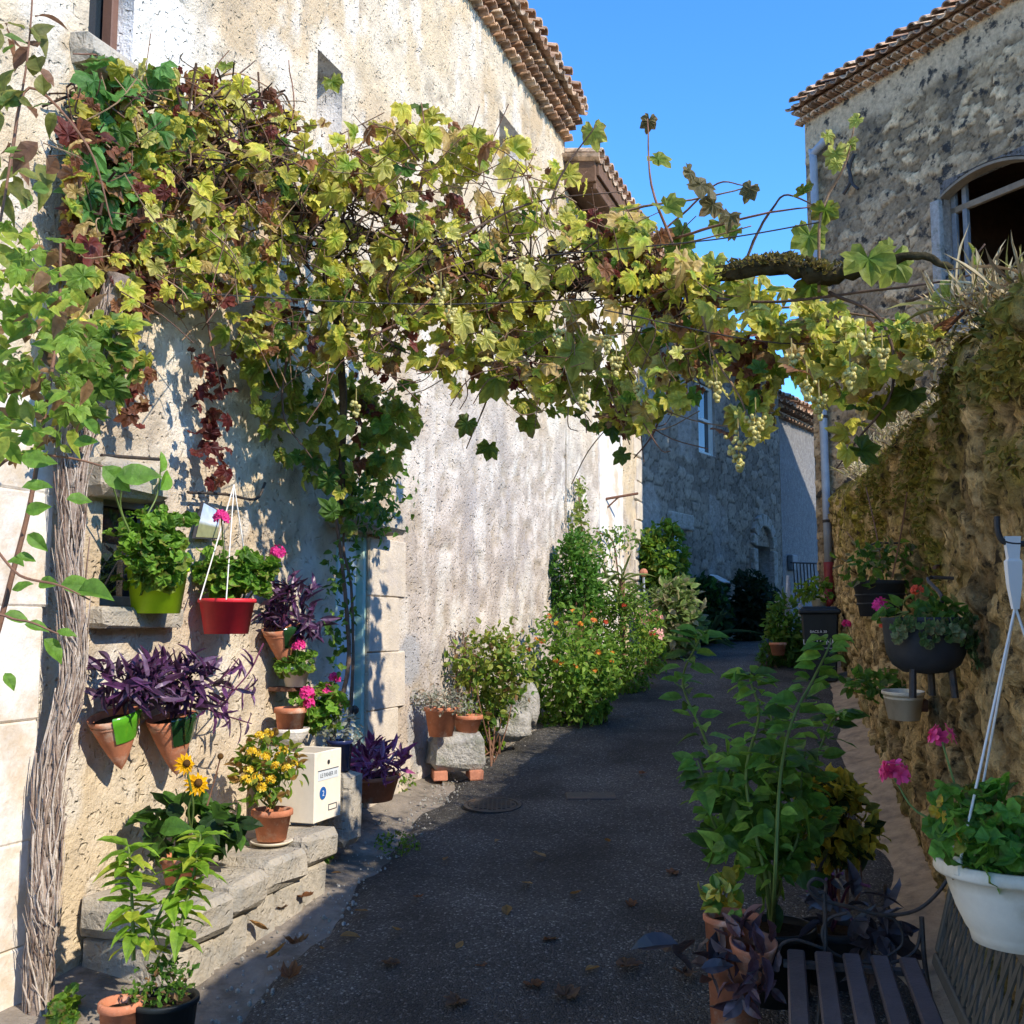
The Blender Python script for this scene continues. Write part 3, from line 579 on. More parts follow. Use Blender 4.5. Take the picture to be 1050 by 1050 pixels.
# ---- grey house beyond
GW = Plane(tuple((FW.P(sR+.01, 0, -.45))[:2]), (0.562, 0.827)); gN = thing('grey_house', 'plain grey rendered house with a low tiled eave behind the dark stone house', 'house', GW.P(2, -.4, -2))
zg = GW.sz(804, 424)[1]
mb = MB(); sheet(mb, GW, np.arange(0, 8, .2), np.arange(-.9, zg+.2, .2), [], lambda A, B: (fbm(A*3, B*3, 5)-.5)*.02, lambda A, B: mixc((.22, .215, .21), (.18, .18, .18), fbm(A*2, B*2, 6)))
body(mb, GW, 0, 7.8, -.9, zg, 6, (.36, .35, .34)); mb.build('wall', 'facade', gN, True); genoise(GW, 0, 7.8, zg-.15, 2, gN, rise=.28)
MB().box(GW.px(813, 577, .06), (GW.e, GW.n, Z), (.16, .06, .16), bev=.02).build('meter_cabinet', 'greypaint', gN)
gt = thing('iron_railing', 'leaning dark iron railing bars in front of the grey house', 'railing', GW.px(826, 600, .6)); q = MB(); dr_ = GW.e*.8+GW.n*.35
c0 = GW.px(826, 594, .5)
for k in range(7):
    p = c0+dr_*(k-3)*.11; q.tube([p-Z*.45, p+Z*.32-dr_*.05], .013, 5)
q.build('bars', 'iron', gt); MB().tube([c0-dr_*.45+Z*.32, c0+dr_*.40+Z*.32], .018, 5).build('top_rail', 'iron', gt)

# ---- right house
RH = thing('grey_stone_house', 'tall grey rubble stone house with tiled eave and arched window behind the mossy wall', 'house', HW.P(2, -.4, -3))
zH = HW.sz(930, 72)[1]; zH = (HW.sz(825, 127)[1]+HW.sz(1040, 2)[1])/2; sH = 4.1
ym = HW.sz(966, 280)[0]; hH = (ym+.02, ym+1.25, HW.sz(968, 340)[1], HW.sz(966, 186)[1])
print('zH', zH, 'hH', hH)
def Hst(A, B): return stones(A+.25*(fbm(A*2.5, B*2.5, 3)-.5), B+.15*(fbm(A*3, B*3, 8)-.5), .19, .115, 13, 1.)
def arch(A): return hH[3]+.30*(1-((A-(hH[0]+hH[1])/2)/((hH[1]-hH[0])/2))**2)
def Hoff(A, B):
    e, i = Hst(A, B); st = 1-sst(zH-.5, zH-.38, B+(fbm(A*1.3, A*0, 3)-.5)*.3); return st*((sst(0, .22, e)-1)*.018+(i-.5)*.026)+(fbm(A*5, B*5, 4)-.5)*.012+(fbm(A*18, B*18, 14)-.5)*.015*st
def Hcol(A, B):
    e, i = Hst(A, B); n = fbm(A*1.3, B*1.3, 31); c = mixc((.20, .165, .12), (.58, .49, .36), i**1.5); c = c*(.75+.5*fbm(A*11, B*11, 35))[..., None]; c = mixc((.075, .062, .05), c, sst(.0, .2, e))
    c = mixc(c, (.30, .255, .195), sst(.48, .58, n)*.45); c = mixc(c, (.10, .095, .085), sst(.55, .66, fbm(A*1.6, B*.7, 33))*.55)
    band = sst(zH-.5, zH-.38, B+(fbm(A*1.3, A*0, 3)-.5)*.3); return mixc(c, (.43, .375, .30), band*.9)*np.array([1.3, 1.12, .88])
mb = MB(); sheet(mb, HW, np.arange(0, sH, .024), np.arange(-1., zH+.32, .024), [hH], Hoff, Hcol)
reveal(mb, HW, hH, .30, (.35, .32, .28), False)
depth = 9
q = [HW.P(0, -1), HW.P(0, -1, -depth), HW.P(sH, -1, -depth), HW.P(sH, -1)]; mb.add(q+[p+Z*(zH+1) for p in q]+[HW.P(0, zH+1.9, -depth/2), HW.P(sH, zH+1.9, -depth/2)], [(0, 4, 8, 5, 1), (1, 5, 6, 2), (2, 6, 9, 7, 3)], (.38, .34, .28))
mb.build('wall', 'rubblegrey', RH, True); genoise(HW, -.12, sH, zH, 2, RH, depth=4.6, rise=.42, pitch=.16, step=.08, k_=.74)  # steep rise, unseen ridge raised to keep sun off the lane-end houses
# window: segmental head filled by an arched timber board, weathered jamb boards, dark room
sm = (hH[0]+hH[1])/2; hw = (hH[1]-hH[0])/2; f = MB()
for s in (hH[0]-.06, hH[1]+.06): f.box(HW.P(s, (hH[2]+hH[3])/2-.10, .005), (HW.e, HW.n, Z), (.065, .04, (hH[3]-hH[2])/2-.12), bev=.008)
f.box(HW.P(sm, hH[2]-.06, .01), (HW.e, HW.n, Z), (hw+.16, .08, .055), bev=.01); f.build('window_surround', 'greystone', RH)
f = MB()
for s in (hH[0]+.04, hH[0]+.20, hH[1]-.04): f.box(HW.P(s, (hH[2]+hH[3])/2, -.20), (HW.e, HW.n, Z), (.032, .03, (hH[3]-hH[2])/2-.004), bev=.005)
f.build('window_frame', 'greypaint', RH)
ar = MB(); V = []; n_ = 14
for k in range(n_+1):
    t = -1+2*k/n_; zt = hH[3]-.20+.15*(1-t*t)
    for o in (.008, -.14):
        for dz in (0, .035): V.append(HW.P(sm+t*hw*.995, zt+dz, o))
F_ = []
for k in range(n_): b = 4*k; F_ += [(b, b+4, b+5, b+1), (b+2, b+3, b+7, b+6), (b, b+2, b+6, b+4), (b+1, b+5, b+7, b+3)]
ar.add(V, F_); ar.build('arched_head', 'archwood', RH)
ar = MB(); V = []
for k in range(n_+1):
    t = -1+2*k/n_; zt = hH[3]-.20+.15*(1-t*t)+.05; V += [HW.P(sm+t*hw*.995, zt, .0), HW.P(sm+t*hw*.995, hH[3]+.001, .0), HW.P(sm+t*hw*.995, zt, -.10), HW.P(sm+t*hw*.995, hH[3]+.001, -.1)]
F_ = []
for k in range(n_): b = 4*k; F_ += [(b, b+4, b+5, b+1), (b+2, b+3, b+7, b+6), (b, b+2, b+6, b+4)]
ar.add(V, F_, (.2, .18, .16)); ar.build('arch_masonry', 'rubble', RH)
MB().box(HW.P(sm, hH[3]-.34, -.2), (HW.e, HW.n, Z), (hw-.005, .03, .04), bev=.006).build('transom', 'archwood', RH)
rm = MB(); q = [HW.P(hH[0]-.6, hH[2]-.6, -.31), HW.P(hH[1]+.6, hH[2]-.6, -.31), HW.P(hH[1]+.6, hH[3]+.4, -.31), HW.P(hH[0]-.6, hH[3]+.4, -.31)]; b = [p-HW.n*2.5 for p in q]
rm.add(q+b, [(0, 4, 5, 1), (1, 5, 6, 2), (2, 6, 7, 3), (3, 7, 4, 0), (4, 7, 6, 5)]); rm.build('room', 'timber', RH)
# tie-rod anchor
c0 = HW.px(872, 180, .04); an = MB(); an.tube(smoothpath([HW.px(876, 158, .05), HW.px(871, 172, .06), HW.px(872, 186, .06), HW.px(865, 199, .05)]), .022, 6); an.tube(smoothpath([HW.px(868, 166, .05), HW.px(872, 178, .06), HW.px(874, 188, .06), HW.px(880, 194, .05)]), .02, 6)
an.build('wall_anchor', 'iron', RH)
# downpipe standing just off the corner
dp = thing('downpipe', 'grey zinc downpipe with a red foot on the corner of the grey stone house', 'drainpipe', HW.P(.18, -.5, .1))
a = HW.px(834, 160, .10); top = np.array([a[0], a[1], a[2]]); bot = np.array([a[0]+.03, a[1]-.02, W(841, 578, a[1])[2]])
pt = [top+HW.e*.28+Z*.22-HW.n*.06, top+HW.e*.20+Z*.12, top+Z*.02, top-Z*.15, top*.5+bot*.5, bot]
MB().tube(smoothpath(pt, 4), .055, 12).build('pipe', 'zinc', dp, True)
MB().tube([bot+Z*.02, bot-Z*.08, bot-Z*.5, bot-Z*.52-HW.n*(-.05)], [.07, .066, .066, .066], 12).build('foot', 'redpipe', dp, True)
for t in (.15, .4, .65, .9): MB().tube([top*(1-t)+bot*t+Z*.02, top*(1-t)+bot*t-Z*.02], .062, 12).build('pipe_clip', 'iron', dp)

# ---- mossy garden wall on the right
GWALL = thing('garden_wall', 'high mossy rubble stone garden wall along the right of the street', 'garden wall', RW.P(-7, -1.1, -.2))
tp = np.array([(-3, 1.0), (1, 1.02), (3, 1.10), (4, 1.20), (4.6, 1.14), (5.3, 1.11), (6.3, 1.16), (7.5, 1.2), (9.1, 1.32), (11, 1.48), (13, 1.66), (15, 1.8)])
ds = np.r_[np.arange(-2.5, 2, .12), np.arange(2, 8, .024), np.arange(8, 14.36, .04)]
npz = 120; Vt = []; Ct = []
D = ds[:, None]; Sx = D*1.03; T = np.linspace(0, 1, npz)[None, :]
topz = np.interp(ds, tp[:, 0], tp[:, 1])[:, None]+(fbm(Sx*1.5, Sx*0, 41)-.5)*.16
base = gz(ds)[:, None]-.12; Zg = base+(topz-base)*T; Sg = Sx+0*T
e1, i1 = stones(Sg+.12*(fbm(Sg*3, Zg*3, 43)-.5), Zg+.08*(fbm(Sg*3, Zg*3, 44)-.5), .19, .115, 17, 1.)
mossn = fbm(Sg*1.1, Zg*1.1, 45); hrel = (Zg-topz)
moss = np.clip(sst(-1.25, -.12, hrel+(mossn-.5)*1.5)*sst(.36, .56, fbm(Sg*5, Zg*5, 46)), 0, 1)
off = (sst(0, .22, e1)-1)*.05+(i1-.5)*.06+(fbm(Sg*7, Zg*4.5, 47)-.5)*.06+(fbm(Sg*20, Zg*14, 57)-.5)*.06+(fbm(Sg*.7, Zg*.7, 48)-.5)*.12+moss*(.02+.04*fbm(Sg*14, Zg*14, 49))
off -= .10*sst(.9, 1., T)**2
tall = RW.p+(-ds*1.0308)[:, None, None]*RW.e+off[..., None]*RW.n+Zg[..., None]*Z
col = mixc((.30, .21, .11), (.66, .52, .31), i1**1.2); col = col*(.7+.6*fbm(Sg*13, Zg*9, 58))[..., None]; col = mixc((.085, .065, .04), col, sst(.02, .34, e1)); col = mixc(col, (.52, .38, .19), sst(.5, .62, fbm(Sg*2.2, Zg*1.4, 50))*.6)
col = mixc(col, (.08, .06, .035), sst(.55, .66, fbm(Sg*5, Zg*3, 51))*.55); mcol = mixc((.22, .20, .03), (.12, .105, .025), fbm(Sg*9, Zg*9, 52)); mcol = mixc(mcol, (.36, .32, .06), sst(.56, .68, fbm(Sg*15, Zg*15, 53)))
col = mixc(col, mcol, moss); col = mixc(col, (.10, .11, .03), sst(.35, .05, T+(mossn-.5)*.3)*sst(.45, .6, fbm(Sg*3, Zg*3, 54))*.7)
back = [(.10, .06), (.26, .08), (.40, .02), (.46, -.2), (.46, -1.)]   # cap and rear side
rows = [tall]; cols = [col]
cap = np.stack([RW.p+(-ds*1.0308)[:, None]*RW.e+(-b[0]-.03)*RW.n+((topz[:, 0]+b[1] if b[1] > -.9 else base[:, 0]))[:, None]*Z+(rng.random((len(ds), 1))-.5)*.04*Z for b in back], 1)
Pw = np.concatenate([tall, cap], 1); Cw = np.concatenate([col, np.tile(np.array([.15, .12, .03]), (len(ds), len(back), 1))], 1); m = Pw.shape[1]
mb = MB(); fc = [(i*m+k, i*m+k+1, (i+1)*m+k+1, (i+1)*m+k) for i in range(len(ds)-1) for k in range(m-1)]; fc.append(tuple((len(ds)-1)*m+k for k in range(m)))
mb.add(Pw, fc, np.clip(Cw.reshape(-1, 3)*np.array([1.24, 1.16, .98]), 0, .85)); mb.build('masonry', 'rubble', GWALL, True)
# moss tufts: real little cushions near the top, and dry grass on the crest
mt = MB(); idx = np.argwhere((moss > .55) & (D+0*T > 2.6) & (D+0*T < 9)); idx = idx[rng.choice(len(idx), min(6500, len(idx)), replace=False)]
P = tall[idx[:, 0], idx[:, 1]]; k = len(P)
ca, cb = pick([(2, (.16, .15, .025), (.28, .25, .05)), (1, (.10, .12, .02), (.18, .16, .03)), (1, (.26, .17, .05), (.42, .30, .10))], k)
mt.leaves(T_SMALL, P+RW.n*.004, RW.n*.4+unit(k)*.9-Z*.2, RW.n+unit(k)*.6, .022+.025*rng.random(k), ca, cb, .2); mo = mt.build('moss', 'grass', GWALL); mo['kind'] = 'stuff'
dg = MB(); n_ = 2600; dd_ = 3.1+7*rng.random(n_)**1.6; tz = np.interp(dd_, tp[:, 0], tp[:, 1]); keep = fbm(dd_*2, dd_*0, 61) > .36; dd_ = dd_[keep]; tz = tz[keep]; n_ = len(dd_)
P = np.array([RW.P(-a*1.0308, z-.02, .10-.45*rng.random()) for a, z in zip(dd_, tz)]); dv = RW.n*(.5*rng.normal(size=(n_, 1))+.35)+RW.e*(.6*rng.normal(size=(n_, 1)))+Z*(.25+.9*rng.random((n_, 1)))
ca, cb = pick([(3, (.42, .33, .17), (.55, .46, .28)), (1, (.24, .21, .06), (.34, .30, .10)), (.7, (.22, .15, .08), (.3, .2, .1))], n_)
ln = .05+.17*rng.random(n_)**2.5; dg.leaves(T_BLADE, P, dv, unit(n_), ln, ca, cb, .9); tag(dg.build('dry_grass', 'grass'), 'pale dry grass and weeds growing along the top of the mossy wall', 'grass', kind='stuff')
# ------------------------------------------------------------------ the grape vine over the street
VD = lambda px: float(np.interp(px, [-50, 75, 200, 300, 560, 700, 800, 960, 1010], [4.3, 4.45, 5.0, 5.4, 5.55, 5.2, 4.75, 4.15, 4.0]))
def inpoly(P, poly):
    x, y = P[:, 0], P[:, 1]; r = np.zeros(len(P), bool); q = np.array(poly, float)
    for i in range(len(q)):
        a, b = q[i], q[i-1]; m = ((a[1] > y) != (b[1] > y)) & (x < (b[0]-a[0])*(y-a[1])/(b[1]-a[1]+1e-9)+a[0]); r ^= m
    return r
def sample(poly, n, clump=None, rad=26):
    q = np.array(poly, float); lo, hi = q.min(0), q.max(0); out_ = np.zeros((0, 2))
    if clump:
        c = np.zeros((0, 2))
        while len(c) < clump: p = lo+(hi-lo)*rng.random((200, 2)); c = np.vstack([c, p[inpoly(p, q)]])
        c = c[:clump]
    while len(out_) < n:
        p = c[rng.integers(0, clump, 800)]+rng.normal(size=(800, 2))*rad if clump else lo+(hi-lo)*rng.random((800, 2))
        out_ = np.vstack([out_, p[inpoly(p, q)]])
    return out_[:n]
def wallmax(x, y, off): q = LW.px(x, y, off); return q[1]
def at(x, y, d, off=.10): return W(x, y, min(d, wallmax(x, y, off)) if x < 640 else d)
VN = thing('grape_vine', 'old grape vine with a shaggy trunk, trained overhead right across the street', 'grape vine', G(40, 1060) if False else np.array([LW.px(38, 1050, .15)[0], LW.px(38, 1050, .15)[1], -1.6]))
# trunk: shaggy, twisting
tp_ = [LW.px(38, 1090, .15), LW.px(42, 990, .15), LW.px(46, 900, .15), LW.px(55, 800, .14), LW.px(70, 700, .14), LW.px(73, 610, .15), LW.px(76, 510, .15), LW.px(84, 440, .16), LW.px(92, 390, .18), LW.px(108, 330, .22), LW.px(118, 280, .26)]
tr = smoothpath(tp_, 12); nT = len(tr); tr = tr+np.c_[(fbm(np.arange(nT)*.11, np.zeros(nT), 3)-.5)*.07, (fbm(np.arange(nT)*.11, np.zeros(nT), 9)-.5)*.05, np.zeros(nT)]; rr = np.interp(np.linspace(0, 1, nT), [0, .1, .5, .72, .82, 1], [.052, .042, .038, .044, .042, .04])
t = MB(); t.tube(tr, rr, 18, np.array([.27, .21, .17])*(.6+.8*rng.random((nT, 1))), lump=.4)
for k in range(620):
    a0 = rng.random()*.86; ln = .04+.15*rng.random(); th = rng.random()*6.28; ns = 7; pts = []
    lift = .004+.016*rng.random()**2
    for q in np.linspace(0, 1, ns):
        u = a0+ln*q
        if u > .99: break
        i = u*(nT-1); i0 = int(i); c = tr[i0]*(1-(i-i0))+tr[min(nT-1, i0+1)]*(i-i0); r_ = np.interp(i, range(nT), rr); an = th+q*.7+.4*math.sin(q*5+k)
        pts.append(c+(LW.e*math.cos(an)+LW.n*math.sin(an))*(r_*1.0+lift*(.2+q*q*1.6)))
    if len(pts) > 3:
        cc = np.array([(.42, .35, .29), (.31, .24, .19), (.50, .43, .36), (.20, .14, .11)][rng.integers(4)]); t.tube(pts, np.linspace(.0048, .0016, len(pts))*(.6+rng.random()), 4, cc*(.8+.4*rng.random()))
t.build('trunk', 'bark', VN, True)
# main limb along the top, mossy towards the right, and second limbs
def limb(pp, r, col, name='limb', m='bark', lump=.5, sides=10, k=6):
    P = smoothpath([p if len(p) == 3 and isinstance(p, np.ndarray) else at(*p) for p in pp], k); P = P+rng.normal(size=P.shape)*np.mean(r)*.12
    return MB().tube(P, np.interp(np.linspace(0, 1, len(P)), np.linspace(0, 1, len(r)), r), sides, np.array(col)*(.7+.6*rng.random((len(P), 1))), lump=lump).build(name, m, VN, True)
limb([(108, 330, 4.45), (125, 250, 4.6), (170, 190, 4.95), (250, 190, 5.4), (330, 225, 5.6), (430, 262, 5.75), (520, 285, 5.75), (620, 292, 5.45), (690, 298, 5.2), (740, 280, 4.95), (800, 270, 4.6), (850, 285, 4.4)], [.045, .04, .034, .03, .036, .04, .038, .034, .03, .036, .04, .036], (.05, .04, .025), lump=.8)
limb([(745, 282, 4.62), (800, 272, 4.5), (850, 284, 4.4), (895, 272, 4.3), (942, 263, 4.2), (975, 275, 4.12)], [.03, .046, .034, .024, .016, .012], (.05, .04, .02), lump=.8)
limb([(150, 225, 4.7), (200, 160, 5.15), (260, 150, 5.5), (330, 175, 5.7), (420, 230, 5.75)], [.04, .034, .03, .03, .025], (.07, .055, .045))
limb([(330, 240, 5.4), (345, 330, 5.6), (352, 430, 5.9), (350, 520, 6.2)], [.03, .024, .02, .014], (.09, .07, .05))
mo_ = MB()
for k in range(700):
    x = 745+rng.random()*115; p = at(x, np.interp(x, [745, 800, 850, 895], [282, 272, 284, 272]), np.interp(x, [745, 800, 850, 895], [4.62, 4.5, 4.4, 4.3])); u = unit(1)[0]; u[2] = abs(u[2])*.9; u /= np.linalg.norm(u)
    a, b = pick([(1, (.14, .11, .02), (.24, .18, .04)), (1, (.06, .05, .02), (.13, .10, .03))], 1); mo_.leaves(T_SMALL, p+u*.05, u+unit(1)[0]*.8, u, .02+.015*rng.random(), a, b)
m_ = mo_.build('moss', 'grass', VN); m_['kind'] = 'stuff'
# canes
canes = [[(60, 330), (140, 290), (200, 255), (265, 190), (300, 120), (296, 62)], [(150, 275), (250, 240), (330, 215), (400, 230)], [(250, 330), (300, 315), (380, 345), (440, 372)], [(380, 345), (420, 325), (470, 285), (540, 262)], [(690, 312), (760, 316), (830, 316), (930, 330), (985, 328)], [(690, 300), (780, 310), (880, 300), (985, 285), (1020, 268)],
         [(640, 300), (668, 250), (705, 215), (736, 188), (762, 190)], [(600, 230), (660, 212), (720, 203), (775, 190)], [(760, 280), (776, 240), (792, 214), (808, 200), (845, 216)], [(690, 245), (740, 230), (790, 218), (835, 212)], [(120, 140), (190, 100), (240, 75), (285, 95)], [(175, 130), (230, 88), (262, 62)], [(430, 200), (437, 150), (432, 105)], [(430, 165), (405, 135), (380, 128)], [(560, 220), (578, 175), (612, 128)], [(690, 250), (668, 190), (664, 122)], [(715, 300), (730, 360), (760, 410), (770, 450)],
         [(850, 300), (905, 330), (915, 400), (880, 450), (858, 480)], [(700, 320), (690, 380), (672, 440), (650, 470)], [(500, 330), (505, 390), (478, 460)], [(300, 330), (290, 420), (320, 470)], [(205, 260), (215, 340), (230, 410)], [(560, 280), (620, 262), (700, 250), (770, 232)], [(440, 260), (540, 210), (640, 196)], [(130, 90), (110, 60), (75, 55)], [(840, 300), (842, 220), (866, 170), (876, 130)], [(930, 310), (975, 290), (1010, 250)], [(960, 350), (1000, 310), (1040, 290)], [(800, 330), (830, 380), (850, 420)]]
for k, c in enumerate(canes):
    dd = rng.normal()*.15-.1 if k not in (24,) else 0; limb([(x, y, VD(x)+dd) for x, y in c], [.008, .006, .003], [(.21, .11, .075), (.27, .17, .10), (.12, .08, .06)][k % 3], 'cane', 'bark', .25, 5, 5)
tw = MB()
POLY_A = [(72, 100), (105, 66), (240, 72), (300, 108), (345, 120), (430, 128), (490, 140), (560, 172), (620, 222), (655, 245), (720, 262), (742, 330), (728, 395), (690, 430), (640, 452), (590, 425), (545, 425), (500, 392), (440, 388), (400, 400), (330, 378), (240, 350), (170, 320), (110, 300), (66, 215)]
for p in sample(POLY_A, 620):
    d = min(VD(p[0])+rng.normal()*.2-.12, wallmax(*p, .08)); a = W(*p, d); v = unit(1)[0]*(.14+.22*rng.random()); tw.tube(smoothpath([a, a+v*.5+unit(1)[0]*.04, a+v+unit(1)[0]*.05], 3), [.003]*7 if False else .0028, 4, (.16, .09, .06) if rng.random() < .7 else (.3, .2, .12))
tw_ = tw.build('twigs', 'bark', VN); tw_['kind'] = 'stuff'
# leaves
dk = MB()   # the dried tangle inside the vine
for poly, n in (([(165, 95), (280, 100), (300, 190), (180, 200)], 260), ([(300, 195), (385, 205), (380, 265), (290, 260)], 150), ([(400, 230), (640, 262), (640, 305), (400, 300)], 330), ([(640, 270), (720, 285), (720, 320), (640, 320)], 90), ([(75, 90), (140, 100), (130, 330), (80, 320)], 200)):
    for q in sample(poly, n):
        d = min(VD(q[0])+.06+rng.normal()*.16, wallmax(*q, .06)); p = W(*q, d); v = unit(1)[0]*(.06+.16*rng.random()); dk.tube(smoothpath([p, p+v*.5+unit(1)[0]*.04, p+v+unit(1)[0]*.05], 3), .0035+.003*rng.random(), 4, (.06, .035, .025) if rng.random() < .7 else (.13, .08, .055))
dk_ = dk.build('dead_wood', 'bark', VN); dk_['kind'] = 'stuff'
fo = MB(); TOLIGHT = SUNV*.75+np.array([0, -.55, .25])
def vleaves(poly, n, pal, size, spread=.33, clump=None, rad=26, dbias=0., offw=.06, T=T_GRAPE, dfun=VD, hang=.5, mb=None):
    p = sample(poly, n, clump, rad); P = []
    size = size*(.9 if T is T_GRAPE else 1)
    for x, y in p:
        d = dfun(x)+dbias+rng.normal()*spread; d = max(2.4, d)
        if x < 640: d = min(d, wallmax(x, y, offw+.15*rng.random()))
        P.append(W(x, y, d))
    ca, cb = pick(pal, n, .28); (mb or fo).leaves(T, P, unit(n)*.8-Z*hang, TOLIGHT+unit(n)*.75, size*(.5+.85*rng.random(n)), ca, cb, .8)
vleaves(POLY_A, 900, P_VINE, .095, .17, 105, 15)
vleaves(POLY_A, 720, P_VINE, .07, .2, 110, 16)
vleaves(POLY_A, 330, P_DEAD, .07, .2, 50, 13)
vleaves([(60, 270), (150, 280), (150, 400), (70, 420)], 60, P_VINE, .10, .1, None, 20, -.2)
vleaves([(70, 330), (130, 330), (120, 420), (75, 430)], 30, [(1, (.10, .22, .03), (.2, .32, .05))], .11, .08, None, 20, -.35)
vleaves([(330, 150), (640, 250), (735, 290), (725, 400), (650, 440), (540, 420), (420, 380), (330, 350)], 250, P_VINE, .11, .18, 55, 18, -.1)
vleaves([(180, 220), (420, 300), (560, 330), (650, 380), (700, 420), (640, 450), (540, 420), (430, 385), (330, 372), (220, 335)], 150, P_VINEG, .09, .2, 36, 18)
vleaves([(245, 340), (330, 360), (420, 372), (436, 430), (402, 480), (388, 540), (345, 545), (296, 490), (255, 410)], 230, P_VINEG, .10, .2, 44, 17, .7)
vleaves([(700, 262), (840, 300), (955, 330), (965, 372), (905, 395), (868, 440), (840, 400), (800, 380), (790, 460), (742, 452), (716, 400)], 230, P_VINE, .105, .22, 34, 20)
vleaves([(800, 330), (965, 335), (950, 372), (880, 392), (820, 388)], 120, P_VINE, .08, .2)
vleaves([(880, 350), (968, 335), (950, 380), (905, 440), (870, 470), (860, 440)], 30, P_VINE, .09, .15)
vleaves([(640, 205), (720, 262), (700, 300), (610, 280)], 90, P_VINE, .12, .25)
vleaves([(405, 100), (470, 120), (560, 150), (625, 200), (560, 185), (450, 150), (400, 135)], 46, P_VINE, .11, .2)
vleaves([(95, 60), (160, 64), (200, 110), (130, 240), (90, 230), (68, 150)], 60, [(1, (.08, .22, .05), (.14, .30, .07))], .14, .12, None, 20, -.15)
vleaves([(70, 130), (150, 120), (165, 300), (130, 330), (70, 300)], 120, P_DEAD, .10, .15, 14, 14, -.05)
for poly, n in (([(360, 395), (384, 395), (382, 475), (362, 475)], 16), ([(752, 330), (792, 330), (785, 415), (760, 420)], 34), ([(195, 355), (240, 355), (232, 505), (200, 505)], 46), ([(130, 380), (160, 380), (150, 440), (135, 440)], 14), ([(640, 268), (700, 275), (690, 300), (640, 295)], 14)):
    vleaves(poly, n, P_RED if poly[0][0] == 195 else P_DEAD, .075, .05, None, 20, .6 if poly[0][0] < 400 else 0)
# single leaves against the sky and at the fringes
for x, y, s, gcol in ((608, 132, .11, 2), (666, 122, .07, 1), (672, 162, .10, 0), (706, 175, .09, 1), (681, 211, .12, 0), (716, 188, .11, 1), (733, 208, .10, 1), (737, 228, .10, 0), (770, 192, .07, 1), (749, 220, .08, 1), (756, 235, .07, 0), (700, 245, .13, 0), (733, 265, .10, 2), (700, 232, .09, 0), (846, 212, .10, 0), (830, 238, .13, 0), (825, 192, .07, 0), (857, 155, .09, 2), (880, 122, .05, 2), (848, 137, .05, 2), (872, 146, .06, 2), (858, 166, .05, 2), (502, 456, .10, 3), (605, 437, .10, 0), (640, 465, .07, 3), (480, 432, .09, 3), (540, 432, .10, 0), (620, 395, .13, 0), (590, 355, .17, 2), (430, 108, .09, 3), (232, 66, .08, 0), (340, 82, .09, 0), (462, 140, .13, 0), (890, 262, .17, 0), (915, 262, .15, 0), (832, 290, .13, 0), (760, 292, .17, 0), (905, 415, .10, 0), (935, 400, .11, 3), (880, 460, .10, 3), (945, 370, .12, 0), (998, 258, .08, 0), (975, 300, .10, 2), (512, 386, .15, 0), (545, 300, .15, 2), (660, 350, .14, 2)):
    a, b = [((.10, .18, .02), (.26, .28, .04)), ((.10, .09, .035), (.18, .15, .06)), ((.26, .32, .05), (.5, .48, .10)), ((.06, .12, .02), (.12, .17, .025))][gcol]
    fo.leaves(T_GRAPE, at(x, y, VD(x)+rng.normal()*.12-.1), unit(1)[0]*.6-Z*.7, np.array([0.1, -1, .3])+unit(1)[0]*.45, s*1.15, a, b, .5)
fo_ = fo.build('foliage', 'leaf', VN); fo_['kind'] = 'stuff'
# bunches of pale grapes
for x, y, s in ((757, 452, 1.8), (775, 432, 1.3), (452, 300, 1.), (462, 322, .8), (622, 350, 1.), (632, 372, 1.), (572, 345, .9), (598, 412, .8), (655, 400, .8), (735, 400, .9), (840, 415, 1.), (828, 400, .8), (872, 386, .9), (905, 366, .8), (888, 352, .8), (535, 272, .8), (365, 420, .7), (812, 372, .7)):
    g = MB(); c = at(x, y, VD(x)-.55); n = int(30*s); warm = rng.random()
    for k in range(n):
        q = rng.random(); p = c+np.array([np.clip(rng.normal(), -1.3, 1.3)*.022*s*(1.1-q), np.clip(rng.normal(), -1.3, 1.3)*.022*s*(1.1-q), -.09*s*q+.03]); g.ball(p, .0085+.003*rng.random(), 7, 5, np.array([.66, .60, .20])*(.75+.4*rng.random())*(1-.25*warm*np.array([0, .2, .1])))
    g.tube([c+Z*.10, c+Z*.03, c-Z*.05*s], .003, 4, (.3, .25, .08)); g.build('grape_bunch', 'grape', VN, True)
# wires the vine is trained on
wi = thing('training_wire', 'thin dark wires strung over the street beneath the vine', 'wire', at(700, 250, 4.6)); wm = MB()
for pp in ([(560, 262, 5.0), (730, 246, 4.6), (840, 228, 4.4)], [(620, 318, 4.9), (800, 352, 4.5), (960, 338, 4.1)], [(180, 300, 4.7), (430, 312, 5.0), (620, 306, 4.9)]):
    wm.tube(smoothpath([at(*p) for p in pp], 5), .0035, 5)
wm.build('wire', 'iron', wi)
rod = tag(MB().tube([LW.px(104, 467, .05), LW.px(163, 471, .05)], .009, 6).build('iron_rod', 'iron'), 'thin black iron rod fixed to the wall above the stone lintel', 'rod')
rod2 = tag(MB().tube(smoothpath([LW.px(193, 505, .06), LW.px(232, 507, .07), LW.px(262, 512, .05), LW.px(272, 495, .05)], 4), .008, 6).build('iron_hook', 'iron'), 'black bent wall hook above the picture tile, holding the red pot', 'hook')

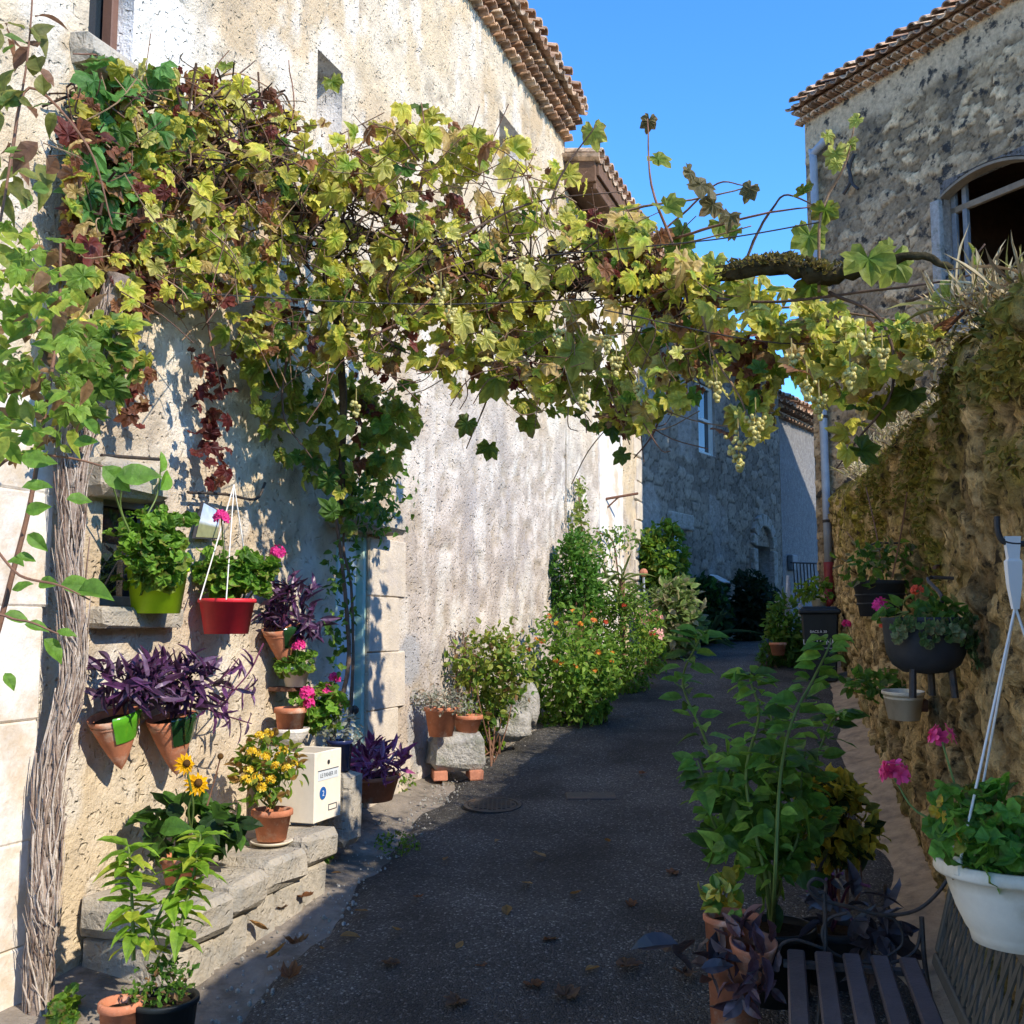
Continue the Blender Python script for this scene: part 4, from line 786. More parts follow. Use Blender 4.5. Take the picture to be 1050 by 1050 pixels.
# ------------------------------------------------------------------ shrub and briars at the left edge of the picture, near the camera
LS = thing('climbing_shrub', 'leggy green shrub with bright leaves at the left edge, in front of the pale pilaster', 'shrub', np.array([-1.72, 3.35, -1.6]))
DL = lambda x: 3.35
fo2 = MB(); base = np.array([-1.72, 3.35, -1.58])
def cane2(pts, r=.008, col='twig'):
    P = smoothpath([W(x, y, d) for x, y, d in pts], 6); MB().tube(P, np.linspace(r, r*.4, len(P)), 6).build('stem', col, LS); return P
stems = [[(-40, 1150, 3.35), (-35, 800, 3.35), (5, 620, 3.35), (30, 520, 3.35), (45, 430, 3.4), (60, 330, 3.45), (62, 250, 3.5)], [(-30, 900, 3.4), (-20, 400, 3.3), (10, 170, 3.3), (28, 60, 3.3), (35, -30, 3.3)], [(-25, 700, 3.3), (-20, 560, 3.2), (20, 590, 3.15), (60, 600, 3.15), (92, 615, 3.15)], [(-30, 850, 3.2), (-20, 650, 3.1), (20, 636, 3.1), (60, 650, 3.1)], [(10, 170, 3.4), (30, 90, 3.45), (90, 150, 3.5), (115, 230, 3.55)], [(-20, 500, 3.3), (10, 470, 3.3), (60, 468, 3.3), (110, 480, 3.3), (130, 495, 3.3)]]
for s_ in stems: cane2(s_, .011 if s_ is stems[0] else .006)
vleaves([(-15, 215), (40, 225), (95, 290), (120, 340), (110, 420), (60, 465), (0, 470), (-15, 460)], 220, [(3, (.14, .26, .03), (.23, .35, .04)), (2, (.24, .32, .04), (.38, .42, .06)), (1, (.22, .12, .05), (.3, .18, .08))], .066, .2, 30, 22, 0, .05, T_OVATE, DL, .2, fo2)
vleaves([(-15, 225), (60, 235), (110, 300), (110, 400), (40, 440), (-15, 430)], 40, [(3, (.14, .26, .03), (.24, .35, .05))], .085, .2, None, 22, 0, .05, T_GRAPE, DL, .4, fo2)
vleaves([(-15, 0), (40, 10), (60, 110), (40, 220), (-15, 215)], 60, [(2, (.13, .16, .03), (.22, .22, .05)), (1, (.1, .19, .04), (.16, .25, .05)), (1, (.2, .1, .06), (.28, .15, .08))], .085, .12, 14, 22, 0, .05, T_OVATE, DL, .3, fo2)
for x, y, s in ((20, 452, .13), (75, 455, .1), (105, 478, .15), (120, 488, .17), (20, 470, .14), (22, 500, .12), (26, 525, .1), (88, 430, .09), (68, 512, .1), (16, 570, .08), (62, 600, .13), (80, 606, .17), (40, 598, .10), (8, 575, .1), (25, 640, .10), (45, 655, .12), (58, 647, .08), (4, 630, .1), (12, 605, .09), (5, 690, .08), (28, 548, .10)):
    fo2.leaves(T_OVATE, W(x, y, 3.2), np.array([.8, 0, -.25])+unit(1)[0]*.5, np.array([.4, -.8, .5])+unit(1)[0]*.3, s*.75, (.11, .24, .03), (.17, .33, .045), .3)
f_ = fo2.build('foliage', 'leaf', LS); f_['kind'] = 'stuff'

# ------------------------------------------------------------------ climber by the door
DC = thing('door_climber', 'thin twisting climber with small dark leaves growing up beside the teal door frame', 'climber', LW.px(350, 775, .25))
for pts, r in (([(340, 775), (343, 745), (352, 712), (358, 670), (354, 610), (350, 570), (345, 520), (352, 450)], .017), ([(352, 770), (360, 720), (362, 660), (360, 600), (352, 555), (362, 500)], .012)):
    P = smoothpath([LW.px(x, y, .25) for x, y in pts], 6); MB().tube(P, np.linspace(r, r*.5, len(P)), 7, (.16, .11, .08), lump=.3).build('stem', 'bark', DC)
f2 = MB()
def wallcloud(mb, poly, n, pal, size, o0, o1, T=T_OVATE, clump=None, rad=14, hang=.3, curl=.3):
    p = sample(poly, n, clump, rad); P = [LW.px(x, y, o0+(o1-o0)*rng.random()) for x, y in p]; ca, cb = pick(pal, n, .3); mb.leaves(T, P, unit(n)*.8-Z*hang, LW.n*.8+Z*.4+unit(n)*.7, size*(.6+.8*rng.random(n)), ca, cb, curl)
wallcloud(f2, [(355, 440), (420, 440), (412, 490), (395, 560), (360, 560), (340, 500)], 330, P_GREEN, .055, .12, .4, T_OVATE, 40, 14)
wallcloud(f2, [(336, 540), (372, 550), (366, 640), (350, 720), (332, 650)], 170, P_GREEN, .045, .1, .3, T_OVATE, 20, 12)
wallcloud(f2, [(400, 470), (440, 500), (400, 570), (385, 600)], 22, P_GREEN, .05, .15, .35)
q_ = f2.build('foliage', 'leaf', DC); q_['kind'] = 'stuff'

# ------------------------------------------------------------------ stone bench with steps along the left wall
def LWd(px, py, off): return LW.sz(px, py, off)
sb0, sb1 = 4.9, LW.sz(330, 838, .5)[0]+.16
SB = thing('stone_bench', 'rough two-course stone bench built along the foot of the sunlit wall', 'stone bench', LW.P((sb0+sb1)/2, -1.45, .3))
print('bench', sb0, sb1)
def btop(s): return np.interp(s, [sb0, sb1], [-1.17, -1.03])
k = 5; xs = np.linspace(sb0, sb1, k)+np.r_[0, rng.normal(size=k-2)*.04, 0]
for i in range(k-1):
    a, b = xs[i], xs[i+1]; sm_ = (a+b)/2; z = btop(sm_); w0 = np.interp(sm_, [sb0, sb1], [.58, .52])
    MB().box(LW.P(sm_, z-.075, w0/2), (LW.e, LW.n, Z), ((b-a)/2-.004, w0/2, .075), bev=.03, jit=.02).build('cap_stone', 'stone', SB)
lo = MB(); xs = np.linspace(sb0+.03, sb1-.05, 6)
for i in range(5):
    a, b = xs[i], xs[i+1]; sm_ = (a+b)/2; z = btop(sm_)-.155; w0 = np.interp(sm_, [sb0, sb1], [.54, .48]); lo.box(LW.P(sm_, z-.14, w0/2), (LW.e, LW.n, Z), ((b-a)/2-.006, w0/2-.01*rng.random(), .14), bev=.022, jit=.018)
lo.build('base_course', 'stone', SB)

# ------------------------------------------------------------------ pots and flowers
def soilring(mb, c, r, z, seg=20, sx=1, sy=1, rot=0): mb.lathe(np.asarray(c)+Z*z, [(1e-4, .006), (r*.5, .008), (r, 0)], seg, sx, sy, rot)
def pot(parent, c, r0, r1, h, m, seg=26, lip=.02, liph=.03, sx=1., sy=1., rot=0., soil=True, name='pot'):
    """plain flower pot: base centre c, base radius r0, rim radius r1, height h"""
    t = .008; p = [(1e-4, 0), (r0, 0), (r0+(r1-r0)*.8, h-liph), (r1-.001, h-liph), (r1+lip*.2, h-liph*.9), (r1+lip*.2, h-.004), (r1, h), (r1-t*1.5, h), (r1-t*1.8, h-.03), (r0*.9, .02)] if liph > 0 else [(1e-4, 0), (r0, 0), (r1, h-.004), (r1-.003, h), (r1-t, h), (r1-t, h-.03), (r0*.9, .02)]
    o = MB().lathe(c, p, seg, sx, sy, rot).build(name, m, parent, True)
    if soil: s = MB(); soilring(s, c, r1-.018, h-.028, seg, sx, sy, rot); s.build('soil', 'soil', parent)
    return o
PINK = [(2, (.75, .03, .24), (.85, .07, .33)), (1, (.65, .02, .16), (.8, .05, .28))]
def flowerhead(parent, c, r, pal=PINK, n=26, m='petal', name='flower_head', ps=.55, flat=1.):
    f = MB(); u = unit(n); u[:, 2] = np.abs(u[:, 2])*1.0-.25; c = np.asarray(c, float)
    for q in u:
        q = q/np.linalg.norm(q); a = np.cross(q, unit(1)[0]); a /= np.linalg.norm(a); b = np.cross(q, a); ctr = c+q*r*.75*np.array([1, 1, flat]); ca, cb = pick(pal, 5, .15)
        dv = np.array([a*math.cos(t)+b*math.sin(t)+q*.25 for t in np.arange(5)*1.2566]); f.leaves(T_PETAL, np.tile(ctr, (5, 1)), dv, np.tile(q, (5, 1)), r*ps*(.85+.3*rng.random()), ca*.8, cb, .3)
    return f.build(name, m, parent)
def stem(parent, a, b, r=.004, m='greenstem', bend=.03):
    a = np.asarray(a, float); b = np.asarray(b, float); mid = (a+b)/2+unit(1)[0]*bend; return MB().tube(smoothpath([a, mid, b], 4), r, 5).build('stem', m, parent)
def ger(name, label, c, rad, n, pal=P_GER, size=.06, group=None, loc=None, floor=None):
    t = thing(name, label, 'potted plant', loc if loc is not None else np.asarray(c)-Z*rad[2]*2, group); f = MB(); cen = cloud(f, T_ROUND, c, rad, n, size, pal, 14, .28, .8, floor=floor)
    st = MB(); rt = np.asarray(c)-Z*rad[2]*1.0
    for q in cen: st.tube(smoothpath([rt+unit(1)[0]*.02, (rt+q)/2+unit(1)[0]*.02, q], 3), .004, 4)
    o = f.build('foliage', 'leaf', t); o['kind'] = 'stuff'; st.build('stalks', 'greenstem', t); return t
def px(x, y, off): return LW.px(x, y, off)
U = lambda p, n: n/F*p[1]                         # n pixels in metres at p
# lime green pot
c = px(160, 629, .13); c2 = px(160, 582, .13); hgt = c2[2]-c[2]
t = ger('lime_pot_geranium', 'bushy green geranium in a bright lime green pot by the small low window', px(156, 562, .17), (U(c, 50), .15, U(c, 37)), 380, loc=c)
pot(t, c, U(c, 24), U(c, 32), hgt, 'lime', 32, .01, .018, 1., .8, math.atan2(LW.e[1], LW.e[0])*0)
for x, y in ((113, 489), (126, 495)): h = px(x, y, .2); flowerhead(t, h, .028); stem(t, px(135, 550, .17), h)
b = px(165, 480, .2); stem(t, px(150, 530, .17), b); f = MB(); f.leaves(T_OVATE, [b-Z*.02, b-Z*.10], [Z+LW.e*.1, -Z*.3+LW.e*.5+Z], LW.n, [.10, .13], (.16, .36, .03), (.22, .44, .05)); f.build('leaf', 'leaf', t)
# red pot on cords
c = px(232, 650, .17); c2 = px(232, 614, .17); hgt = c2[2]-c[2]
t = ger('red_pot_geranium', 'geranium with two pink flower heads in a red pot hung by white cords', px(243, 590, .19), (U(c, 37), .14, U(c, 34)), 300, loc=c)
pot(t, c, U(c, 22), U(c, 29), hgt, 'red', 32, .012, .02, 1., .85)
for x, y, r, q in ((227, 531, .04, (236, 600)), (285, 567, .044, (262, 590))): h = px(x, y, .24); flowerhead(t, h, r); stem(t, px(*q, .19), h)
ap = px(240, 497, .10)
for dx, o in ((-27, .17), (26, .17), (0, .30)): MB().tube([ap, px(232+dx, 615, o)], .0035, 5).build('cord', 'cord', t)
# cone wall pockets
def cone_pocket(label, x, y, half, h, tilt, glaze, plantc, rad, n, extra, group='terracotta wall pockets with purple plants'):
    top = px(x, y, .10); r = U(top, half); H = U(top, h); t = thing('wall_pocket', label, 'wall planter', top-Z*H, group); rt = Matrix.Rotation(tilt, 4, Vector(LW.n))
    ang = math.atan2(LW.n[1], LW.n[0]); N_ = 9; p = [(1e-4, -H)]+[(r*(k/N_)**.75, -H*(1-k/N_)) for k in range(1, N_+1)]+[(r*.93, -.004), (r*.9, -.04)]
    MB().lathe(top, p, 28, .85, 1., ang, rt).build('cone', 'terracotta', t, True)
    g = [(r*(k/N_)**.75+.006, -H*(1-k/N_)) for k in range(5, N_+1)]+[(r*.96, .012)]
    MB().lathe(top, g, 16, .85, 1., ang, rt, a0=-.85, a1=.95).build('glaze', glaze, t, True)
    s = MB(); s.lathe(top-Z*.03, [(1e-4, .0), (r*.88, 0)], 20, .85, 1., ang, rt); s.build('soil', 'soil', t)
    f = MB(); cen = cloud(f, T_LANCE, plantc, np.array(rad)*.85, n, .10, P_PURP, 12, .3, .5, curl=.5, dirup=.15); o = f.build('foliage', 'thickleaf', t); o['kind'] = 'stuff'; stm = MB()
    for q in cen: stm.tube(smoothpath([top, (top+q)/2+Z*.03, q], 3), .005, 5)
    for pts in extra:
        P = smoothpath([px(*e) for e in pts], 5); f2 = MB(); f2.tube(P, np.linspace(.005, .003, len(P)), 5, (.13, .035, .08))
        for q in P[4::2]:
            for _ in range(2): ca, cb = pick(P_PURP, 1); f2.leaves(T_LANCE, q, unit(1)[0]*.8+LW.e*.3, LW.n+unit(1)[0]*.6, .08+.04*rng.random(), ca*1.3, cb*1.5, .5)
        f2.build('trailing_shoot', 'thickleaf', t)
    stm.build('stems', 'purplestem', t); return t
cone_pocket('terracotta wall pocket with bright green glaze, next to the shaggy trunk', 117, 733, 29, 58, R(14), 'glaze', px(128, 702, .16), (U(px(120, 700, .1), 40), .13, .12), 150, [])
cone_pocket('terracotta wall pocket with dark green glaze, second from the shaggy trunk', 176, 735, 28, 60, R(10), 'darkglaze', px(184, 700, .17), (U(px(180, 700, .1), 46), .14, .12), 190, [[(195, 710, .2), (222, 703, .26), (248, 708, .28), (262, 700, .28)], [(195, 715, .2), (215, 728, .27), (235, 735, .3), (258, 742, .3)], [(205, 705, .2), (228, 695, .24), (245, 675, .25)]])
cone_pocket('terracotta wall pocket of purple leaves just below the red pot', 289, 643, 23, 44, R(12), 'darkglaze', px(303, 622, .17), (U(px(300, 620, .1), 34), .13, .16), 170, [[(270, 660, .2), (255, 690, .25), (232, 715, .28), (215, 728, .3)]])
# picture tile
pt = MB(); q = [px(208, 514, .05), px(226, 524, .04), px(223, 553, .05), px(199, 552, .06)]; cc = np.mean(q, 0); nrm_ = np.cross(q[1]-q[0], q[3]-q[0]); nrm_ /= np.linalg.norm(nrm_); nrm_ *= -1 if np.dot(nrm_, LW.n) < 0 else 1
pt.add(q+[p-nrm_*.012 for p in q], [(0, 1, 2, 3), (4, 7, 6, 5), (0, 4, 5, 1), (1, 5, 6, 2), (2, 6, 7, 3), (3, 7, 4, 0)], (.05, .05, .06))
qq = [cc+(p-cc)*.92+nrm_*.003 for p in q]; cols_ = [(.45, .60, .80), (.65, .72, .80), (.22, .24, .12), (.60, .66, .72)]; g_ = 8; V = []; C = []
for a in range(g_+1):
    for b in range(g_+1):
        u, v = a/g_, b/g_; V.append((qq[0]*(1-u)+qq[1]*u)*(1-v)+(qq[3]*(1-u)+qq[2]*u)*v); sk = np.array([.42, .56, .78])*(1-v)+np.array([.72, .74, .74])*v; C.append(np.where(v > .62, np.array([.24, .25, .13]), sk)*(.9+.3*rng.random()))
pic = MB().add(V, [(a*(g_+1)+b, (a+1)*(g_+1)+b, (a+1)*(g_+1)+b+1, a*(g_+1)+b+1) for a in range(g_) for b in range(g_)], C)
pi = thing('picture_tile', 'small tilted landscape picture tile in pale blue and green on the wall', 'picture', cc); pt.build('backing', 'pic', pi); pic.build('painted_face', 'pic', pi)
# planters by the door
c = px(297, 764, .16); t = ger('bowl_geranium', 'pink flowered geranium in a small terracotta pot standing in a grey bowl', px(325, 725, .2), (U(c, 30), .12, U(c, 27)), 190, loc=c)
pot(t, c, .06, U(c, 20), U(c, 17), 'white', 26, .0, 0, soil=False, name='bowl'); pot(t, c+Z*.03, .06, .085, U(c, 32), 'terracotta', 24)
MB().box(c-Z*.02-LW.n*.07, (LW.e, LW.n, Z), (.13, .09, .018), bev=.008).build('bracket', 'stone', t)
for x, y, r in ((315, 712, .045), (334, 709, .042), (343, 696, .036), (317, 722, .034)): h = px(x, y, .26); flowerhead(t, h, r); stem(t, px(318, 745, .2), h)
c = px(303, 704, .14); t = ger('white_pot_geranium', 'pink geranium in a small white wall pot beneath the purple pocket', px(308, 680, .17), (U(c, 24), .11, U(c, 16)), 110, loc=c, size=.05)
pot(t, c, .055, .08, U(c, 20), 'plastic', 24, .006, .015); flowerhead(t, px(306, 662, .2), .04); stem(t, px(306, 685, .17), px(306, 662, .2)); MB().box(c-Z*.014-LW.n*.06, (LW.e, LW.n, Z), (.06, .08, .012), bev=.004).build('bracket', 'rust', t)
c = px(348, 790, .30); t = thing('navy_pot', 'dark navy glazed pot with a silvery plant standing behind the cream box', 'potted plant', c)
hh = .17; pot(t, c, .06, .075, hh, 'navy', 24, .01, .02); f = MB(); cloud(f, T_SMALL, c+Z*(hh+.05), (.10, .10, .09), 150, .035, P_SILV, 10); o = f.build('foliage', 'leaf', t); o['kind'] = 'stuff'
MB().box(c-Z*.20, (LW.e, LW.n, Z), (.10, .10, .20), bev=.03, jit=.02).build('stone_block', 'stone', t)
# yellow kalanchoe
c = px(279, 838, .36); c[2] = btop(np.dot(c-LW.p, LW.e))+.018; hp = U(c, 30); t = thing('yellow_pot_plant', 'yellow flowered pot plant in a terracotta pot with saucer on the stone bench', 'potted plant', c)
MB().lathe(c-Z*.018, [(1e-4, 0), (.085, 0), (.105, .014), (.10, .016), (.08, .008), (1e-4, .008)], 26).build('saucer', 'plastic', t, True); pot(t, c, .07, .098, hp, 'terracotta')
pc = px(274, 788, .36); f = MB(); cen = cloud(f, T_OVATE, pc, (U(c, 31), .15, U(c, 28)), 300, .055, P_LIME+[(1.5, (.35, .16, .05), (.45, .3, .08))], 16, .28, .6); o = f.build('foliage', 'leaf', t); o['kind'] = 'stuff'; st = MB()
for q in cen: st.tube(smoothpath([c+Z*hp, (c+q+Z*hp)/2+unit(1)[0]*.02, q], 3), .004, 5)
st.build('stalks', 'greenstem', t)
YEL = [(2, (.75, .42, .01), (.85, .56, .03)), (1, (.8, .55, .05), (.88, .68, .12))]
for x, y in ((266, 755), (275, 752), (258, 770), (262, 772), (290, 770), (283, 786), (264, 797), (252, 800), (300, 784), (272, 776), (255, 790), (286, 776), (268, 808), (294, 788), (278, 800)): flowerhead(t, px(x, y, .42+.08*rng.random()), .026, YEL, 12)
# cream box
c = px(322, 832, .42); H = .36; sx_, sy_ = .14, .17; bc = np.array([c[0], c[1], 0])+LW.e*sx_-LW.n*sy_; zb = btop(np.dot(bc-LW.p, LW.e))+.002; t = thing('cream_box', 'open cream coloured box with a label strip, standing on the end of the stone bench', 'box', bc+Z*zb)
bx = MB(); e = .006
for k in (-1, 1): bx.box(bc+Z*(zb+H/2)+LW.e*k*(sx_-e), (LW.e, LW.n, Z), (e, sy_, H/2), bev=.003); bx.box(bc+Z*(zb+H/2-.02*(k < 0))+LW.n*k*(sy_-e), (LW.e, LW.n, Z), (sx_-2*e, e, H/2-.001), bev=.003)
bx.box(bc+Z*(zb+.006), (LW.e, LW.n, Z), (sx_-2*e, sy_-2*e, .006)); bx.build('carton', 'card', t)
fc = bc+LW.n*(sy_+.0015)+Z*zb
MB().box(fc+Z*.235-LW.e*0, (LW.e, LW.n, Z), (.108, .001, .024)).build('label_strip', 'label', t); MB().box(fc+Z*.262, (LW.e, LW.n, Z), (.108, .0012, .0022)).build('label_line', 'ink', t)
text('LE PANIER 10', .030, fc+Z*.226+LW.n*.0015, LW.e, Z, 'ink', t)
MB().lathe(fc+Z*.145-LW.e*.055, [(1e-4, .002), (.033, .002), (.033, 0)], 24, tilt=Vector(LW.n).to_track_quat('Z', 'Y').to_matrix().to_4x4()).build('round_logo', 'blueink', t)
text('2', .04, fc+Z*.131-LW.e*.055+LW.n*.003, LW.e, Z, 'whiteink', t); fr_ = MB()
for a, b_, hx, hz_ in ((0, .014, .042, .0022), (0, -.014, .042, .0022), (-.042, 0, .0022, .016), (.042, 0, .0022, .016)): fr_.box(fc+Z*(.062+b_)+LW.e*(.05+a), (LW.e, LW.n, Z), (hx, .001, hz_))
fr_.build('label_window', 'ink', t); MB().lathe(fc+Z*.30+LW.e*.0, [(1e-4, .002), (.012, .002), (.012, 0)], 16, tilt=Vector(LW.n).to_track_quat('Z', 'Y').to_matrix().to_4x4()).build('finger_hole', 'dark', t)
# rudbeckia
c = px(185, 893, .30); c[2] = btop(np.dot(c-LW.p, LW.e)); t = thing('yellow_daisy_plant', 'two tall yellow daisies over large dark leaves in a terracotta pot on the bench', 'potted plant', c); pot(t, c, .06, .085, .13, 'terracotta')
f = MB(); cloud(f, ovate(.36), px(196, 848, .33), (U(c, 42), .19, U(c, 22)), 110, .105, P_DARK+[(2, G1, G2)], 12, .3, .8, curl=.6); o = f.build('foliage', 'leaf', t); o['kind'] = 'stuff'
def daisy(p, face, r, pal, n=14, droop=.35):
    f = MB(); face = np.asarray(face, float)/np.linalg.norm(face); a = np.cross(face, Z); a /= np.linalg.norm(a); b = np.cross(face, a); an = np.arange(n)*2*math.pi/n; dv = np.array([a*math.cos(q)+b*math.sin(q)-face*droop for q in an]); ca, cb = pick(pal, n, .12)
    f.leaves(ovate(.16), np.tile(p, (n, 1)), dv, np.tile(face, (n, 1)), r*(.9+.2*rng.random(n)), ca, cb, .3); fl = f.build('flower_head', 'petal', t); MB().ball(np.asarray(p)+face*.006, r*.3, 10, 6, (.10, .05, .015)).build('flower_eye', 'bark', fl); return fl
for (x, y), r in (((191, 783), .055), ((203, 803), .062)): h = px(x, y, .42); stem(t, px(196, 850, .33), h-Z*.01, .005); daisy(h, LW.n*.7+np.array([0, -.6, .35]), r, [(1, (.75, .38, .005), (.80, .48, .01))])
h = px(226, 777, .40); stem(t, px(205, 850, .33), h, .004, 'twig'); daisy(h, Z, .05, [(1, (.3, .18, .06), (.38, .24, .09))], 9, .9)
# lilies in a black pot
c = W(166, 1085, 4.05); t = thing('lily_pot', 'leafy lime green lily stems in a black pot at the near end of the bench', 'potted plant', c); top = W(166, 1022, 4.05); pot(t, c, .10, .125, top[2]-c[2], 'black', 30, .01, .02)
f = MB(); cloud(f, T_SMALL, W(165, 1008, 4.03), (.12, .11, .06), 260, .03, P_GREEN+[(1, BR, TAN)], 14); o = f.build('ground_cover', 'leaf', t); o['kind'] = 'stuff'
for pts in ([(137, 985), (136, 940), (134, 900), (132, 868)], [(178, 985), (190, 930), (200, 890), (206, 855)], [(150, 985), (158, 950), (180, 905), (190, 880)]):
    P = smoothpath([W(x, y, 4.05+.02*k) for k, (x, y) in enumerate(pts)], 8); MB().tube(P, np.linspace(.008, .004, len(P)), 6).build('stem', 'greenstem', t); f = MB(); n = len(P)
    for k, q in enumerate(P[3:]):
        for j in range(2 if pts[0][0] != 150 else 1):
            an = k*2.4+j*3.1; dv = np.array([math.cos(an), math.sin(an)*.8, -.15+.02*k]); ca, cb = pick([(3, (.16, .32, .025), (.27, .44, .04)), (1, (.32, .42, .04), (.46, .50, .06))], 1, .2); f.leaves(ovate(.27), q, dv, Z+dv*.4, .085+.04*rng.random(), ca, cb, .6)
    f.build('leaves', 'leaf', t)
tc = W(122, 1080, 3.98); t = thing('terracotta_pot', 'plain terracotta pot beside the black lily pot below the vine trunk', 'pot', tc); pot(t, tc, .06, .075, W(122, 1026, 3.98)[2]-tc[2], 'terracotta')
# purple plant in terracotta trough
c = LW.px(386, 821, .22); c[2] = W(386, 821, c[1])[2]; t = thing('purple_trough_plant', 'magenta purple leaved plant in a low terracotta trough on the ground by the door jamb', 'potted plant', c); pot(t, c, .10, .15, U(c, 25), 'terracotta', 26, .01, .025, 1.25, .8, R(60))
f = MB(); cloud(f, T_LANCE, c+Z*U(c, 36), (U(c, 30), .17, U(c, 16)), 190, .11, P_MAG, 14, .35, .5, dirup=.3, curl=.5); o = f.build('foliage', 'thickleaf', t); o['kind'] = 'stuff'
# stone trough on bricks, with two terracotta pots
c = LW.px(468, 788, .22); hz_ = U(c, 35); ang = LW.e; t = thing('stone_trough', 'pale stone trough raised on red bricks against the sunlit wall', 'trough', c-Z*.06); w2 = U(c, 29)
ex = (np.array([1, .18, 0])/np.linalg.norm([1, .18, 0])); ey = np.cross(Z, ex)
MB().box(c+Z*hz_/2, (ex, ey, Z), (w2, .13, hz_/2), bev=.05, jit=.04).build('block', 'greystone', t)
for k in (-1, 1): MB().box(c-Z*.035+ex*k*w2*.62-ey*.02, (ex, ey, Z), (.05, .11, .034), bev=.006, jit=.006).build('brick', 'brick', t)
zt = c[2]+hz_
c1 = LW.px(452, 752, .2); c1[2] = zt+.002; t = thing('tall_terracotta_pot', 'tall terracotta pot of dry silvery succulents standing on the stone trough', 'potted plant', c1); pot(t, c1, .085, .12, U(c1, 29), 'terracotta')
f = MB(); cloud(f, T_SMALL, c1+Z*U(c1, 36)-LW.n*.0, (U(c1, 27), .15, U(c1, 15)), 420, .035, P_SILV+[(1, (.3, .22, .15), (.42, .33, .24))], 18); o = f.build('foliage', 'leaf', t); o['kind'] = 'stuff'
c2 = LW.px(479, 753, .27); c2[2] = zt+.002; t = thing('terracotta_bowl', 'low ribbed terracotta bowl of pale succulents on the stone trough', 'potted plant', c2); pot(t, c2, .075, .115, U(c2, 17), 'terracotta', 26, .012, .03)
f = MB(); cloud(f, T_SMALL, c2+Z*U(c2, 22), (U(c2, 19), .11, .045), 170, .03, P_SILV+P_LIME[:1], 12); o = f.build('foliage', 'leaf', t); o['kind'] = 'stuff'
for x, y, hx, hy, lab in ((520, 742, 24, 17, 'low pale mossy rock with succulents beside the stone trough'), (538, 722, 15, 24, 'upright pale rock behind the low mossy rock by the shrubs')):
    c = LW.px(x, y, .25); r = MB(); g = MB(); n_u, n_v = 22, 14; V = []; sd = rng.integers(50)
    for a in range(n_v+1):
        for b in range(n_u):
            th = math.pi*a/n_v; ph = 2*math.pi*b/n_u; u = np.array([math.sin(th)*math.cos(ph), math.sin(th)*math.sin(ph), math.cos(th)]); k = .75+.5*float(fbm(u[0]*1.6+u[2]*2+sd, u[1]*1.6+3-u[2], 5)); su = np.sign(u)*np.abs(u)**.7; V.append(c+su*k*np.array([U(c, hx), .16, U(c, hy)]))
    r.add(V, [(a*n_u+b, a*n_u+(b+1) % n_u, (a+1)*n_u+(b+1) % n_u, (a+1)*n_u+b) for a in range(n_v) for b in range(n_u)]); t = thing('garden_rock', lab, 'rock', c-Z*U(c, hy)); r.build('rock', 'greystone', t, True)
    if x == 520: cloud(g, T_SMALL, c+Z*U(c, hy)*.85, (U(c, 24), .16, U(c, 15)), 360, .035, P_SILV, 16); o = g.build('succulents', 'leaf', t); o['kind'] = 'stuff'
P_SUN = [(3, (.11, .24, .03), (.19, .34, .04)), (2, (.17, .30, .035), (.28, .40, .06)), (1, G1, G2)]
# ------------------------------------------------------------------ shrubs and climbers along the sunlit wall and at the lane end
def bush(name, label, cat, centre, rad, n, size, pal, T=T_OVATE, clumps=16, group=None, flowers=None, fpal=None, tight=.26, fl=None, up=.5, curl=.3, fsize=.035, nfl=0, shell=.3):
    c = np.asarray(centre, float); b = np.array([c[0], c[1], float(gz(c[1]))]); t = thing(name, label, cat, b, group); f = MB(); n = int(n*1.9); size = size*1.15
    if name not in ('dry_shrub', 'upright_shrub', 'tall_corner_shrub', 'variegated_shrub', 'rose_bush'):
        top_ = c[2]+rad[2]; c = np.array([c[0], c[1], (top_+b[2]-.04)/2]); rad = (rad[0], rad[1], (top_-b[2]+.04)/2)
    cen = cloud(f, T, c, rad, n, size, pal, clumps, tight, up, curl=curl, floor=b[2], shell=shell); o = f.build('foliage', 'leaf', t); o['kind'] = 'stuff'; st = MB()
    for q in cen[:(4 if name == 'rose_bush' else 14)]: st.tube(smoothpath([b+np.array([rng.normal()*.05, rng.normal()*.05, 0]), (b+q)/2+unit(1)[0]*.05, q], 4), np.linspace(.007, .003, 9), 5)
    st.build('stems', 'twig', t)
    for k in range(nfl):
        u = unit(1)[0]; u[1] = -abs(u[1]); u[2] = abs(u[2])*.8-.1; p = c+u/np.linalg.norm(u)*np.array(rad)*.98; flowerhead(t, p, fsize*(.8+.4*rng.random()), fpal, 9)
    return t
RED = [(1, (.7, .06, .03), (.8, .13, .06))]; ORA = [(1, (.8, .3, .02), (.85, .45, .05)), (1, (.75, .12, .05), (.8, .25, .08))]; PALEP = [(1, (.8, .35, .30), (.85, .5, .45))]; WHT = [(1, (.75, .75, .7), (.8, .8, .78))]
def lwc(x, y, off): return LW.px(x, y, off)
def rad(c, hx, hy, dep): return (U(c, hx), dep, U(c, hy))
c = lwc(505, 682, .30); bush('rose_bush', 'airy yellow green rose bush with thin twigs against the pale wall, first past the rocks', 'bush', c, rad(c, 50, 48, .28), 620, .05, [(2, G3, (.28, .36, .05)), (3, (.22, .30, .04), (.38, .40, .07)), (1, G2, G3), (.7, (.3, .16, .07), (.36, .24, .10))], clumps=30, tight=.17, shell=.1)
c = lwc(478, 668, .12); bush('dry_shrub', 'small leafless grey brown shrub on the wall above the terracotta pots', 'bush', c, rad(c, 18, 30, .08), 60, .03, [(1, (.25, .2, .16), (.34, .28, .22))], T_SMALL, 12)
